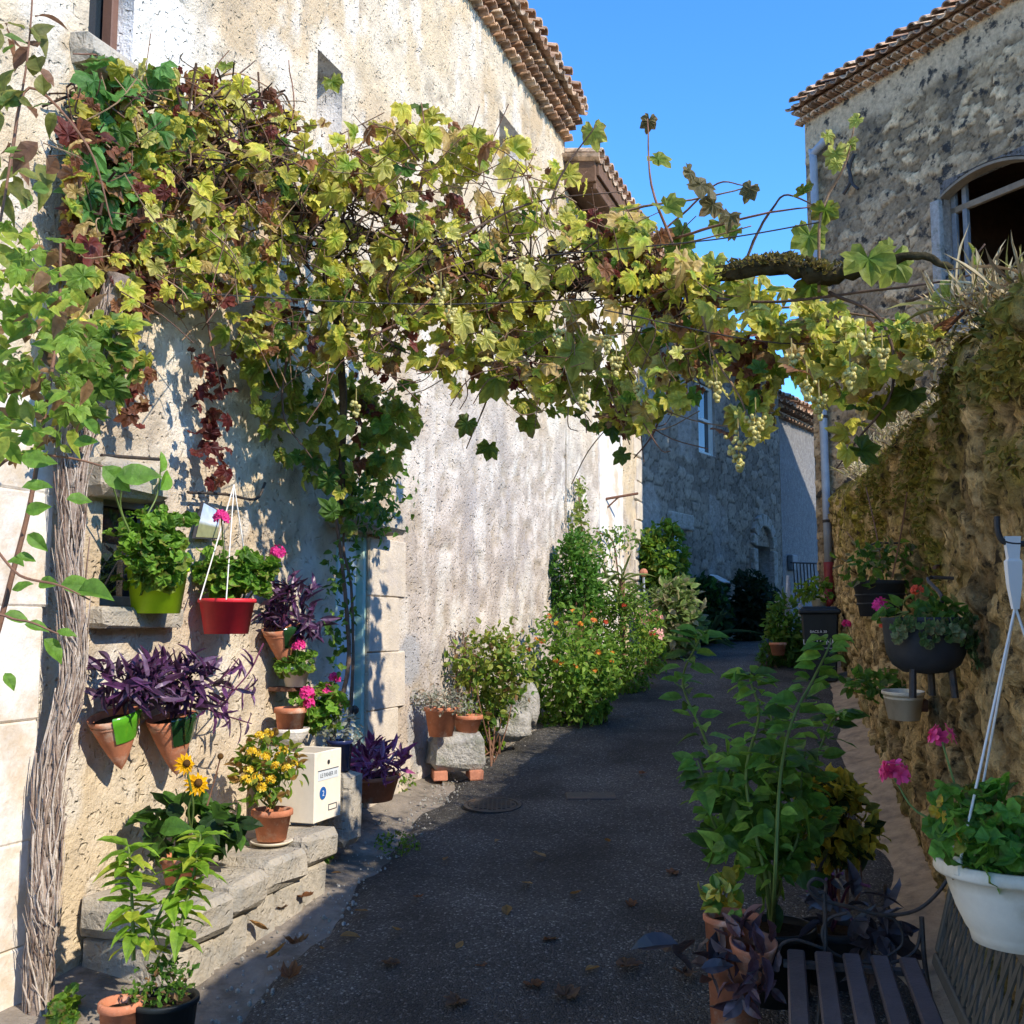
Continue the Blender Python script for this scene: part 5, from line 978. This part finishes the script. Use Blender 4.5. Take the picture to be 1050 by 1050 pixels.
c = lwc(503, 722, .16); bush('green_herb', 'bright green herb clump growing between the terracotta bowl and the mossy rock', 'bush', c, rad(c, 16, 20, .12), 260, .045, P_LIME)
c = lwc(583, 662, .42); bush('lantana_bush', 'rounded bush dotted with orange and yellow flowers beside the rose bush', 'bush', c, rad(c, 46, 40, .40), 1300, .055, P_SUN, clumps=34, flowers=1, fpal=ORA, nfl=16, tight=.22, fsize=.03)
c = lwc(632, 655, .45); bush('feathery_bush', 'large feathery fresh green bush, biggest of those at the foot of the wall', 'bush', c, rad(c, 44, 52, .42), 1800, .055, P_SUN, ovate(.18), 40, nfl=5, fpal=RED, tight=.22, fsize=.03)
c = lwc(592, 600, .25); bush('upright_shrub', 'dense upright dark green shrub flat to the wall under the ivy strip', 'bush', c, rad(c, 26, 50, .22), 900, .05, [(3, (.075, .2, .025), (.12, .28, .035)), (1, G2, G3)], T_OVATE, 30, tight=.22)
iv = thing('ivy', 'narrow strip of pale yellow green ivy climbing the wall above the upright shrub', 'ivy', lwc(596, 560, .05)); f = MB(); wallcloud(f, [(590, 486), (598, 486), (606, 540), (612, 585), (580, 585), (586, 530)], 330, [(2, YG, (.27, .30, .07)), (1, G3, YG)], .06, .03, .12, T_OVATE, 40, 8); o = f.build('foliage', 'leaf', iv); o['kind'] = 'stuff'
MB().tube(smoothpath([lwc(595, 600, .04), lwc(598, 560, .04), lwc(594, 520, .04), lwc(594, 490, .04)], 4), .01, 6).build('stem', 'twig', iv)
cr = thing('wall_creeper', 'green creeper with dangling stems over the white plaster strip below the iron bracket', 'creeper', lwc(625, 550, .1)); f = MB(); wallcloud(f, [(608, 538), (652, 538), (655, 560), (640, 566), (612, 600), (606, 570)], 240, P_LIME+P_GREEN, .06, .05, .22, T_OVATE, 30, 9); o = f.build('foliage', 'leaf', cr); o['kind'] = 'stuff'
MB().tube(smoothpath([lwc(640, 640, .1), lwc(634, 590, .1), lwc(628, 555, .1), lwc(612, 545, .1)], 4), .01, 5).build('stem', 'twig', cr)
yu = thing('yucca', 'spiky tall plant with long arching narrow leaves before the ochre quoins', 'yucca', lwc(640, 665, .5)); f = MB(); c = lwc(638, 612, .5); n = 46; an = rng.random(n)*6.28; f.leaves(ovate(.035), np.tile(c, (n, 1))+Z*(rng.random((n, 1))-.5)*.5, np.c_[np.cos(an), np.sin(an), .2+.9*rng.random(n)], np.tile(Z, (n, 1)), .30+.14*rng.random(n), (.14, .2, .05), (.22, .27, .08), .9); f.build('leaves', 'leaf', yu); MB().tube([c-Z*.9, c+Z*.2], .03, 7).build('stem', 'twig', yu)
c = W(680, 575, 14.6); bush('tall_corner_shrub', 'tall yellow green shrub in sun at the corner where the wall meets the shaded house', 'bush', c, rad(c, 24, 36, .34), 800, .085, P_LIME+[(2, G2, G3)], T_OVATE, 30, tight=.22)
c = W(692, 632, 14.0); bush('corner_bush', 'lower pale leaved bush with pinkish tips in front of the tall corner shrub', 'bush', c, rad(c, 27, 34, .36), 700, .10, [(2, (.13, .22, .05), (.24, .32, .10)), (1, (.25, .25, .12), (.4, .36, .22))], T_OVATE, 26, tight=.24)
c = W(664, 650, 12.6); bush('pink_flower_clump', 'low clump with a large pale pink flower at the roadside by the corner', 'flowers', c, rad(c, 16, 18, .2), 160, .07, P_LIME, nfl=4, fpal=PALEP, fsize=.10)
sk = thing('garden_stake', 'thin grey stake with a reddish tip among the corner bushes', 'stake', W(661, 655, 12.9)); MB().tube([W(662, 655, 12.9), W(660, 592, 12.9)], .014, 6).build('pole', 'zinc', sk); MB().ball(W(660, 587, 12.9), .05, 8, 6).build('tip', 'brick', sk)
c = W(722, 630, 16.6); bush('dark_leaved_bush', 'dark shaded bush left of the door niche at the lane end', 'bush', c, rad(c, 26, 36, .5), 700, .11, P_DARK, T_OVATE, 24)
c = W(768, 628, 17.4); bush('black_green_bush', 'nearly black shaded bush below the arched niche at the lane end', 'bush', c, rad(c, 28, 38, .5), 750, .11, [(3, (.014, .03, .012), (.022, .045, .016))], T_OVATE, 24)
c = W(722, 655, 15.8); t = thing('strap_leaf_plant', 'low plant of arching strap leaves at the edge of the road before the dark bushes', 'plant', c-Z*.1); f = MB(); n = 40; an = rng.random(n)*6.28; f.leaves(ovate(.05), np.tile(c-Z*.1, (n, 1)), np.c_[np.cos(an), np.sin(an), .4+.8*rng.random(n)], np.tile(Z, (n, 1)), .45+.3*rng.random(n), (.05, .09, .03), (.09, .13, .05), .9); f.build('leaves', 'leaf', t)
# right of the lane end: flowering pots, bin
c = W(806, 640, 13.2); bush('white_flower_bush', 'loose green plant with tiny white flowers left of the black bin', 'plant', c, rad(c, 19, 34, .26), 520, .07, P_GREEN+[(1, G3, YG)], T_OVATE, 24, nfl=12, fpal=WHT, fsize=.028)
c = W(790, 663, 13.0); bush('low_green_plant', 'low fine leaved green plant at the road edge beside the small orange pot', 'plant', c, rad(c, 11, 9, .14), 200, .06, P_GREEN, ovate(.12), 10)
c = W(798, 672, 12.8); t = thing('orange_pot', 'small orange terracotta pot on the ground left of the bin', 'pot', c); pot(t, c, .07, .10, .15, 'terracotta')
sk = thing('plant_stake', 'pale wooden stakes tied upright among the white flowered plant', 'stake', W(808, 660, 13.1)); MB().tube([W(805, 650, 13.1), W(808, 590, 13.1)], .018, 6).build('pole', 'bark', sk); MB().tube([W(810, 650, 13.15), W(809, 596, 13.15)], .014, 6).build('pole', 'bark', sk)
bc = W(842, 690, 12.2); bx_ = np.array([.966, -.258, 0]); by_ = np.array([.258, .966, 0]); zt = W(842, 624, 12.2)[2]; b0 = np.array([bc[0], bc[1], float(gz(bc[1]))+.01]); H = zt-b0[2]
t = thing('compost_bin', 'black square plastic bin with white lettering standing against the garden wall', 'bin', b0); m_ = MB(); V = []; w0, w1 = .165, .205
for z, w_ in ((0, w0), (H*.5, (w0+w1)/2), (H*.93, w1)):
    for a, b in ((-1, -.9), (-.9, -1), (.9, -1), (1, -.9), (1, .9), (.9, 1), (-.9, 1), (-1, .9)): V.append(b0+bx_*a*w_+by_*b*w_+Z*z)
m_.add(V, [(i*8+k, i*8+(k+1) % 8, (i+1)*8+(k+1) % 8, (i+1)*8+k) for i in range(2) for k in range(8)]); m_.build('body', 'black', t)
m_ = MB(); m_.box(b0+Z*(H*.955), (bx_, by_, Z), (.232, .232, .032), bev=.02); m_.box(b0+Z*(H*1.0), (bx_, by_, Z), (.20, .20, .022), bev=.018); m_.build('lid', 'black', t)
fcx = b0-by_*(w0+(w1-w0)*.68+.004); text('BACS À 30', .040, fcx+Z*(H*.66)-bx_*.02, bx_, Z, 'whiteink', t); text('LEYTONE', .082, fcx+Z*(H*.50)-bx_*.015+by_*.004, bx_, Z, 'whiteink', t); text('Communauté de communes', .030, fcx+Z*(H*.44)-bx_*.015+by_*.006, bx_, Z, 'whiteink', t)
c = b0+Z*(H+.012)+bx_*.0; t = thing('bin_top_plant', 'pale pot of yellow green leaves standing on the lid of the black bin', 'potted plant', c); pot(t, c, .07, .09, .10, 'plastic', 22, .004, .012); f = MB(); cloud(f, T_OVATE, c+Z*.20-bx_*.05, (.19, .15, .13), 170, .07, P_LIME, 12); o = f.build('foliage', 'leaf', t); o['kind'] = 'stuff'

# ------------------------------------------------------------------ pots hung on the mossy wall
rw = lambda x, y, off: RW.px(x, y, off)
c = rw(903, 632, .20); hh = U(c, 36); t = thing('black_wall_pot', 'dusty black ridged pot hung high on the mossy wall, nearest the bin', 'wall planter', c); pot(t, c, U(c, 20), U(c, 27), hh, 'blackpot', 28, .006, .02)
rg = MB()
for z in (.35, .6): rg.lathe(c, [(U(c, 20)+(U(c, 7))*z+.001, hh*z-.006), (U(c, 20)+U(c, 7)*z+.006, hh*z), (U(c, 20)+U(c, 7)*z+.001, hh*z+.006)], 28)
rg.build('ridges', 'blackpot', t)
f = MB(); cloud(f, T_OVATE, c+Z*(hh+.07), (.22, .16, .13), 150, .06, P_GREEN+[(2, (.2, .18, .07), (.3, .26, .12))], 16, .3); o = f.build('foliage', 'leaf', t); o['kind'] = 'stuff'
for pts in ([(905, 590), (890, 540), (888, 500)], [(915, 592), (912, 545), (930, 505)], [(900, 592), (870, 560), (868, 545)]): stem(t, rw(*pts[0], .18), rw(*pts[2], .12), .004, 'twig', .05)
hk = rw(926, 557, .02); MB().tube(smoothpath([hk, hk+RW.n*.16, hk+RW.n*.18-Z*.05, c+Z*(hh+.0)], 4), .007, 6).build('bracket', 'iron', t)
c = rw(950, 690, .22); r_ = U(c, 41); hh = U(c, 56); t = thing('black_cauldron', 'round bellied black cauldron planter with trailing ivy hung on the mossy wall', 'wall planter', c-Z*.05)
MB().lathe(c, [(1e-4, -.004), (r_*.55, .004), (r_*.80, .03), (r_*.93, .07), (r_*.97, hh*.6), (r_, hh-.02), (r_*1.03, hh-.012), (r_*1.03, hh), (r_*.97, hh), (r_*.94, hh-.04), (r_*.85, .06)], 32).build('pot', 'blackpot', t, True); s = MB(); soilring(s, c, r_*.93, hh-.035); s.build('soil', 'soil', t)
for a in (-.9, .9, 2.6): MB().tube([c+np.array([math.cos(a-1.57), math.sin(a-1.57), 0])*r_*.6+Z*.02, c+np.array([math.cos(a-1.57), math.sin(a-1.57), 0])*r_*.66-Z*.085], .013, 6).build('leg', 'iron', t)
f = MB(); cloud(f, T_OVATE, c+Z*(hh+.02), (r_*1.0, r_*.85, .055), 130, .05, P_GREEN+[(1, (.2, .2, .05), (.3, .28, .1))], 14); o = f.build('foliage', 'leaf', t); o['kind'] = 'stuff'; f = MB(); sm_ = MB()
for k in range(17):
    a = -2.5+3.1*k/16; p = c+np.array([math.cos(a), math.sin(a), 0])*r_*1.03+Z*hh; ln = (.05+.2*rng.random())*(.35+.65*k/16); q = p+np.array([math.cos(a), math.sin(a), 0])*.02-Z*ln; sm_.tube([p, q], .0022, 4); n = int(ln*70)+2; tt = rng.random((n, 1)); pp = p*(1-tt)+q*tt+unit(n)*.02
    ca, cb = pick([(2, (.06, .13, .03), (.12, .20, .06)), (1, (.16, .22, .09), (.24, .28, .13))], n); f.leaves(T_ROUND, pp, unit(n)*.6-Z, np.tile(np.array([math.cos(a), math.sin(a), .4]), (n, 1))+unit(n)*.3, .032+.014*rng.random(n), ca, cb)
o = f.build('trailing_ivy', 'leaf', t); o['kind'] = 'stuff'; sm_.build('trailing_stems', 'greenstem', t)
for x, y, r in ((903, 621, .034), (884+22, 641, .018), (941, 606, .02)): h = rw(x, y, .34); flowerhead(t, h, r, PINK if x == 903 else RED, 14); stem(t, c+Z*(hh+.02)-np.array([.05, 0, 0]), h)
hk = rw(978, 593, .03); MB().tube(smoothpath([hk, hk+RW.n*.10, rw(966, 612, .14), rw(960, 632, .16)], 4), .008, 6).build('bracket', 'iron', t)
c = rw(927, 737, .14); hh = U(c, 28); ang = math.atan2(RW.e[1], RW.e[0]); t = thing('white_wall_planter', 'small oval white planter on the mossy wall underneath the black cauldron', 'wall planter', c); pot(t, c, U(c, 30), U(c, 41), hh, 'plastic', 30, .01, .016, 1.0, .5, ang)
f = MB(); cloud(f, T_OVATE, rw(900, 702, .16), (U(c, 36), .14, U(c, 17)), 130, .065, P_GREEN, 12); o = f.build('foliage', 'leaf', t); o['kind'] = 'stuff'
MB().box(c+Z*hh*.5-RW.n*.09, (RW.e, RW.n, Z), (.05, .02, .03), bev=.005).build('bracket', 'rust', t)
for x, y, lab in ((872, 636, 'pink'),):
    h = rw(868, 640, .2); t = thing('wall_geranium', 'single pink flower on a thin stem leaning from the mossy wall beside the bin', 'flower', h); flowerhead(t, h, .04, PINK, 14); stem(t, rw(880, 668, .04), h)
rk = thing('wall_pegs', 'rusty iron peg driven into the mossy wall above the black cauldron', 'peg', rw(975, 580, .02)); MB().tube([rw(963, 580, .0), rw(958, 582, .14)], .008, 6).build('peg', 'rust', rk)

# ------------------------------------------------------------------ hanging planter in front, with its bracket
pc = W(1043, 882, 2.12); r_ = .150; hp = .155; c = pc-Z*hp; t = thing('hanging_planter', 'worn white plastic hanging planter full of geranium, on white cords beside the bench', 'hanging planter', c)
prof = [(1e-4, .01), (.072, .008), (.078, 0), (.088, .002), (.092, .02), (.098, .028), (.115, .065), (.128, .105), (.134, .128), (.150, .130), (.153, .136), (.151, .155), (.143, .156), (.134, .148), (.122, .10), (.09, .03)]
MB().lathe(c, prof, 48).build('pot', 'plastic', t, True); s = MB(); soilring(s, c, .127, .132); s.build('soil', 'soil', t)
ap = W(1041, 622, 2.12)
for k, a in enumerate((math.pi*1.12, -.35, 1.75)):
    p = pc+np.array([math.cos(a), math.sin(a), 0])*.148-Z*.008; MB().tube([ap, p], .0026, 6).build('cord', 'cord', t); MB().box(p+Z*.008, (np.array([math.cos(a), math.sin(a), 0]), np.array([-math.sin(a), math.cos(a), 0]), Z), (.006, .010, .018), bev=.004).build('cord_clip', 'plastic', t)
V = []; tp_ = ap+Z*.13
for z, w_, d_ in ((0, .006, .005), (.05, .013, .007), (.095, .015, .008), (.10, .011, .006), (.145, .016, .005)):
    for a, b in ((-1, -1), (1, -1), (1, 1), (-1, 1)): V.append(ap+Z*(z-.005)+np.array([a*w_, b*d_, 0]))
MB().add(V, [(i*4+k, i*4+(k+1) % 4, (i+1)*4+(k+1) % 4, (i+1)*4+k) for i in range(4) for k in range(4)]+[(0, 3, 2, 1), (16, 17, 18, 19)]).build('hanger', 'cord', t)
f = MB(); cen = cloud(f, T_ROUND, pc+np.array([.0, -.0, .055]), (.175, .15, .085), 330, .05, [(3, (.11, .28, .035), (.18, .40, .05)), (1, (.07, .17, .025), (.11, .25, .035)), (.4, (.25, .3, .04), (.4, .42, .06))], 20, .25, .8); o = f.build('foliage', 'leaf', t); o['kind'] = 'stuff'; st = MB()
for q in cen: st.tube([c+Z*.12, (c+Z*.12+q)/2+Z*.02, q], .003, 4)
st.build('stalks', 'greenstem', t)
for x, y, d, r, n in ((917, 794, 2.18, .028, 12), (966, 757, 2.2, .025, 9)):
    h = W(x, y, d); flowerhead(t, h, r, [(2, (.85, .05, .22), (.92, .12, .32))], n, ps=.72); stem(t, pc+np.array([-.09, 0, .05]), h-Z*.008, .0022)
f = MB(); 
for q in ((966, 822), (968, 838), (982, 858), (960, 832)): f.leaves(T_ROUND, W(*q, 2.02), unit(1)[0], np.array([0, -1, .2])+unit(1)[0]*.4, .028, (.55, .42, .03), (.6, .42, .05), .8)
f.build('yellowed_leaf', 'leaf', t)
hb = thing('planter_bracket', 'dark iron arm fixed to the mossy wall, carrying the hanging planter', 'bracket', tp_+np.array([.28, .0, .0])); p = tp_+np.array([0, 0, -.005]); MB().tube(smoothpath([p+np.array([-.028, 0, .055]), p+np.array([-.026, 0, .02]), p+np.array([-.010, 0, .002]), p+np.array([.05, 0, 0]), p+np.array([.20, 0, .0]), p+np.array([.34, -.0, .01])], 5), .006, 8).build('arm', 'iron', hb)

# ------------------------------------------------------------------ bench
er = np.array([.2425, .970, 0]); lt = np.array([.970, -.2425, 0]); o0 = W(806, 972, 3.72); LEN = 1.55
t = thing('garden_bench', 'old garden bench with dark slats, diamond lattice iron back and scrolled armrest', 'bench', np.array([o0[0], o0[1], float(gz(o0[1]))])+lt*.25-er*.7)
s = MB()
for k in range(5): s.box(o0+lt*(.032+k*.089)-er*LEN/2-Z*.012, (lt, er, Z), (.029, LEN/2, .011), bev=.006)
seat = s.build('seat', 'slat', t)
for q in (.06, .75, 1.45): MB().box(o0+lt*.21-er*q-Z*.032, (lt, er, Z), (.22, .02, .008)).build('seat_bearer', 'iron', t)
b0_ = o0+lt*.475+Z*.0; up_ = (Z*.30+lt*.075); uh = up_/np.linalg.norm(up_); HB = .32; nb = np.cross(er, uh)
la = MB(); sp = .088
for sg in (1, -1):
    dvec = er*sg*.45+uh*1.0; dvec /= np.linalg.norm(dvec); wd_ = np.cross(nb, dvec)
    for k in range(-5, 34):
        a = k*sp; u0, u1 = 0., HB; e0 = a; e1 = a+sg*.45*HB
        lo_, hi_ = 0.02, LEN-.02; ta, tb = 0., 1.
        if abs(e1-e0) > 1e-9:
            t0_, t1_ = sorted(((lo_-e0)/(e1-e0), (hi_-e0)/(e1-e0))); ta, tb = max(ta, t0_), min(tb, t1_)
        if tb-ta < .05: continue
        A_ = b0_-er*(LEN-(e0+(e1-e0)*ta))+uh*HB*ta; B_ = b0_-er*(LEN-(e0+(e1-e0)*tb))+uh*HB*tb
        la.box((A_+B_)/2+nb*.001*sg, ((B_-A_)/np.linalg.norm(B_-A_), np.cross(nb, (B_-A_)/np.linalg.norm(B_-A_)), nb), (np.linalg.norm(B_-A_)/2, .0135, .003))
bk = MB(); mid = b0_-er*LEN/2
for h in (0, HB): bk.box(mid+uh*h, (er, uh, nb), (LEN/2, .024 if h else .02, .012), bev=.005)
for e in (.012, LEN-.012): bk.box(b0_-er*e+uh*HB/2, (uh, er, nb), (HB/2-.025, .016, .011), bev=.004)
bo = bk.build('backrest', 'lattice', t); la.build('lattice', 'lattice', bo)
def aw(x, y, d=3.74): return W(x, y, d)
def armrest(shift):
    a = MB()
    for pts, r in (([(980, 888), (962, 915), (938, 934), (905, 938), (872, 930), (848, 924), (834, 918), (829, 908), (836, 901), (846, 905), (846, 914), (839, 916)], .009), ([(945, 950), (938, 975), (915, 987), (880, 986), (852, 976), (843, 958), (850, 942), (868, 936)], .008), ([(848, 974), (818, 964), (802, 968), (797, 980)], .008), ([(905, 984), (925, 968), (920, 945), (900, 938)], .006), ([(845, 916), (846, 940), (846, 975), (842, 1010), (838, 1050), (828, 1085)], .011), ([(945, 940), (948, 985), (955, 1030), (960, 1080)], .012)):
        a.tube(smoothpath([aw(*p)-er*shift for p in pts], 5), r*.72, 7)
    return a
armrest(0).build('armrest', 'iron', t); armrest(1.45).build('armrest', 'iron', t)

# ------------------------------------------------------------------ tall shrub, variegated shrub, pots behind the bench
sc_ = W(792, 960, 4.35); gb = np.array([sc_[0], sc_[1], float(gz(sc_[1]))]); t = thing('tall_potted_shrub', 'tall fresh green shrub with pointed leaves in a dark pot, standing behind the bench', 'potted plant', gb); pot(t, gb, .13, .17, .30, 'black', 30, .012, .03)
f = MB(); root = gb+Z*.28
shoots = [[(785, 900), (745, 820), (722, 755), (700, 700), (715, 660), (720, 650)], [(785, 900), (765, 800), (778, 735), (770, 700), (768, 690)], [(795, 900), (800, 800), (812, 740), (832, 700), (848, 668), (852, 655)], [(800, 900), (830, 800), (850, 745), (862, 730)], [(780, 900), (735, 850), (722, 800), (715, 780)], [(800, 900), (835, 850), (850, 830)], [(790, 900), (785, 820), (792, 760), (790, 725)], [(785, 900), (770, 850), (750, 830), (742, 800)], [(798, 900), (818, 860), (822, 800), (826, 770)]]
for k, pts in enumerate(shoots):
    dd = 4.35+rng.normal()*.12; P = smoothpath([root]+[W(x, y, dd+.04*rng.normal()) for x, y in pts], 6); MB().tube(P, np.linspace(.009, .003, len(P)), 6).build('stem', 'greenstem', t)
    for j, q in enumerate(P[8:]):
        for m_ in range(2):
            an = j*1.57+m_*3.14+k; dv = np.array([math.cos(an), math.sin(an), .15]); ca, cb = pick([(3, (.11, .26, .035), (.17, .35, .05)), (1.5, (.2, .37, .05), (.29, .48, .07)), (1, (.05, .12, .02), (.08, .16, .025))], 1, .2); f.leaves(T_OVATE, q+dv*.02, dv, Z*.9+unit(1)[0]*.5+np.array([0, -.4, 0]), .07+.05*rng.random(), ca, cb, .5)
vleaves([(722, 780), (780, 760), (835, 790), (842, 860), (830, 900), (795, 930), (745, 920), (722, 850)], 230, [(3, (.10, .24, .03), (.16, .33, .045)), (1.5, (.2, .36, .05), (.28, .46, .07)), (1, (.05, .12, .02), (.08, .16, .025))], .095, .13, 50, 20, 0, .05, T_OVATE, lambda x: 4.35, .25, f)
vleaves([(722, 885), (760, 885), (762, 930), (735, 932)], 16, [(1, (.45, .4, .03), (.55, .45, .05))], .07, .05, None, 20, -.2, .05, T_OVATE, lambda x: 4.3, .3, f)
o = f.build('foliage', 'leaf', t); o['kind'] = 'stuff'
c = W(858, 838, 4.9); bush('variegated_shrub', 'dark twiggy shrub with yellow variegated leaf tips at the foot of the mossy wall', 'bush', c, rad(c, 38, 38, .2), 420, .065, [(2, (.035, .06, .015), (.06, .09, .02)), (3, (.46, .38, .04), (.64, .52, .06)), (1, (.2, .22, .03), (.4, .36, .05))], T_OVATE, 26, tight=.2, shell=.1)
c = W(852, 905, 4.5); g0 = np.array([c[0], c[1], float(gz(c[1]))]); t = thing('dark_leaf_plant', 'plant of large dusky purple grey leaves spilling round the bench armrest', 'potted plant', g0); pot(t, g0, .11, .15, .24, 'blackpot', 26); f = MB()
DUSK = [(2, (.045, .035, .04), (.07, .055, .06)), (1, (.03, .024, .026), (.045, .036, .04)), (.6, (.10, .095, .10), (.14, .125, .13))]
cloud(f, ovate(.22), W(880, 940, 4.1), (.15, .14, .10), 42, .12, DUSK, 14, .3, .4, curl=.6, dirup=.1); o = f.build('foliage', 'thickleaf', t); o['kind'] = 'stuff'
sm_ = MB()
for k in range(8): q = W(868, 925, 4.1)+unit(1)[0]*np.array([.15, .15, .1]); sm_.tube(smoothpath([g0+Z*.22, (g0+q)/2+Z*.2, q], 4), .006, 5)
sm_.build('stems', 'purplestem', t)
c = W(752, 1010, 3.9); g0 = np.array([c[0], c[1], float(gz(c[1]))+.005]); zt = W(752, 938, 3.9)[2]; hh = zt-g0[2]; t = thing('strawberry_pot', 'weathered terracotta pot with a side pocket and draping dusky purple leaves left of the bench', 'potted plant', g0); pot(t, g0, .075, .10, hh, 'terracotta', 28, .008, .02)
pk = W(770, 962, 3.80); MB().lathe(pk-Z*.16, [(1e-4, 0), (.03, .02), (.06, .08), (.078, .15), (.082, .165), (.074, .165), (.06, .12)], 20, tilt=Matrix.Rotation(R(14), 4, 'X')).build('side_pocket', 'terracotta', t, True)
f = MB(); cloud(f, ovate(.24), W(768, 985, 3.74), (.085, .08, .12), 48, .085, [(2, (.10, .045, .055), (.15, .08, .09)), (1, (.06, .03, .04), (.09, .05, .06)), (.7, (.17, .13, .14), (.22, .17, .18))], 12, .3, .3, curl=.7); cloud(f, ovate(.24), W(715, 985, 3.75), (.09, .09, .06), 14, .13, DUSK, 6, .3, .5); cloud(f, T_OVATE, W(740, 925, 3.88), (.07, .06, .05), 40, .05, [(1, (.4, .36, .04), (.5, .42, .06)), (1, G2, G3)], 8); o = f.build('foliage', 'thickleaf', t); o['kind'] = 'stuff'
c = W(768, 1034, 3.55); g0 = np.array([c[0], c[1], float(gz(c[1]))+.004]); t = thing('broken_pot', 'broken terracotta pot lying by the bench foot below the strawberry pot', 'pot', g0); MB().lathe(g0+Z*.06, [(1e-4, -.055), (.06, -.055), (.082, .06), (.088, .07), (.078, .07), (.056, -.04)], 24, a0=.6, a1=5.6, tilt=Matrix.Rotation(R(-28), 4, 'Y')).build('pot', 'terracotta', t, True)

# ------------------------------------------------------------------ small things on the street
mh = G(505, 831); t = thing('manhole_cover', 'round cast iron manhole cover set in the asphalt of the street', 'manhole cover', mh); sl_ = (float(gz(mh[1]+.3))-float(gz(mh[1]-.3)))/.6; tl = Matrix.Rotation(math.atan(sl_), 4, 'X'); zz0 = .036
MB().lathe(mh+Z*zz0, [(.19, -.03), (.19, .004), (.165, .006), (.162, -.004)], 40, tilt=tl).build('ring', 'iron', t); m_ = MB().lathe(mh+Z*zz0, [(.160, -.006), (.157, .004), (1e-4, .004)], 40, tilt=tl)
T3 = np.array(tl.to_3x3())
for a in np.arange(-.135, .136, .03):
    for b in np.arange(-.135, .136, .03):
        if a*a+b*b < .14**2: m_.box(mh+Z*zz0+T3@np.array([a, b, .006]), T3.T, (.0095, .0095, .003))
m_.build('cover', 'iron', t)
pm = G(606, 822); t = thing('patch_cover', 'small flat rectangular service cover in the asphalt right of the manhole', 'cover', pm); MB().box(pm+Z*.034, (np.array([1, 0, 0]), T3@np.array([0, 1, 0]), T3@Z), (.17, .09, .008), bev=.006).build('lid', 'iron', t)
lt_ = None; LP = [(272, 995), (296, 1016), (348, 972), (403, 1001), (585, 905+22), (648, 940), (600, 1008), (470, 1040), (378, 945), (430, 930), (520, 950), (560, 975), (455, 892), (690, 905), (512, 870), (288, 942), (275, 965), (310, 930), (560, 888), (640, 1003), (350, 905), (545, 1022), (468, 985), (700, 1010), (625, 872), (660, 800), (410, 965), (580, 1035), (330, 985), (495, 1002), (535, 915), (300, 980)]
for k, (x, y) in enumerate(LP):
    p = G(x, y); c_ = [(.30, .16, .05), (.24, .10, .04), (.36, .22, .08), (.16, .09, .05)][k % 4]; lf = MB(); lf.leaves(T_GRAPE if k % 2 else T_OVATE, p+Z*.05, np.r_[unit(1)[0][:2], .0], Z+unit(1)[0]*.2, .045+.05*rng.random(), np.array(c_)*.8, c_, -.5)
    o = lf.build('fallen_leaf', 'leaf'); tag(o, 'dry brown leaf fallen on the dark asphalt of the street', 'fallen leaf', 'fallen leaves on the street')
wlab = ['weeds in the gutter at the end of the stone bench', 'weeds at the edge of the asphalt, nearest the manhole cover', 'low weeds at the foot of the mossy rocks', 'weeds sprouting under the purple trough plant', 'weeds by the roots of the vine trunk', 'strip of green weeds beside the stone trough']
for (x, y, hx, n, s_), lab in zip(((327, 888, 10, 90, .035), (408, 874, 22, 130, .03), (560, 742, 18, 160, .03), (410, 812, 14, 70, .035), (75, 1046, 14, 40, .06), (520, 757, 16, 150, .03)), wlab):
    p = G(x, y); t = thing('weed_clump', lab, 'weeds', p, 'weeds along the gutter'); f = MB(); cloud(f, T_SMALL if s_ < .05 else T_ROUND, p+Z*.05, (U(p, hx), .12, .05), n, s_, P_LIME+P_GREEN, 10); o = f.build('leaves', 'leaf', t); o['kind'] = 'stuff'
st_ = MB(); n = 0
for k in range(1300):
    y = 3.2+10*rng.random(); x = np.interp(y, yr, edge)+rng.normal()*.13-.01; r = .003+.009*rng.random()**3; st_.ball(np.array([x, y, float(gz(y))+.006]), r, 5, 3)
tag(st_.build('gravel', 'greystone'), 'loose grit along the broken edge of the asphalt', 'gravel', kind='stuff')
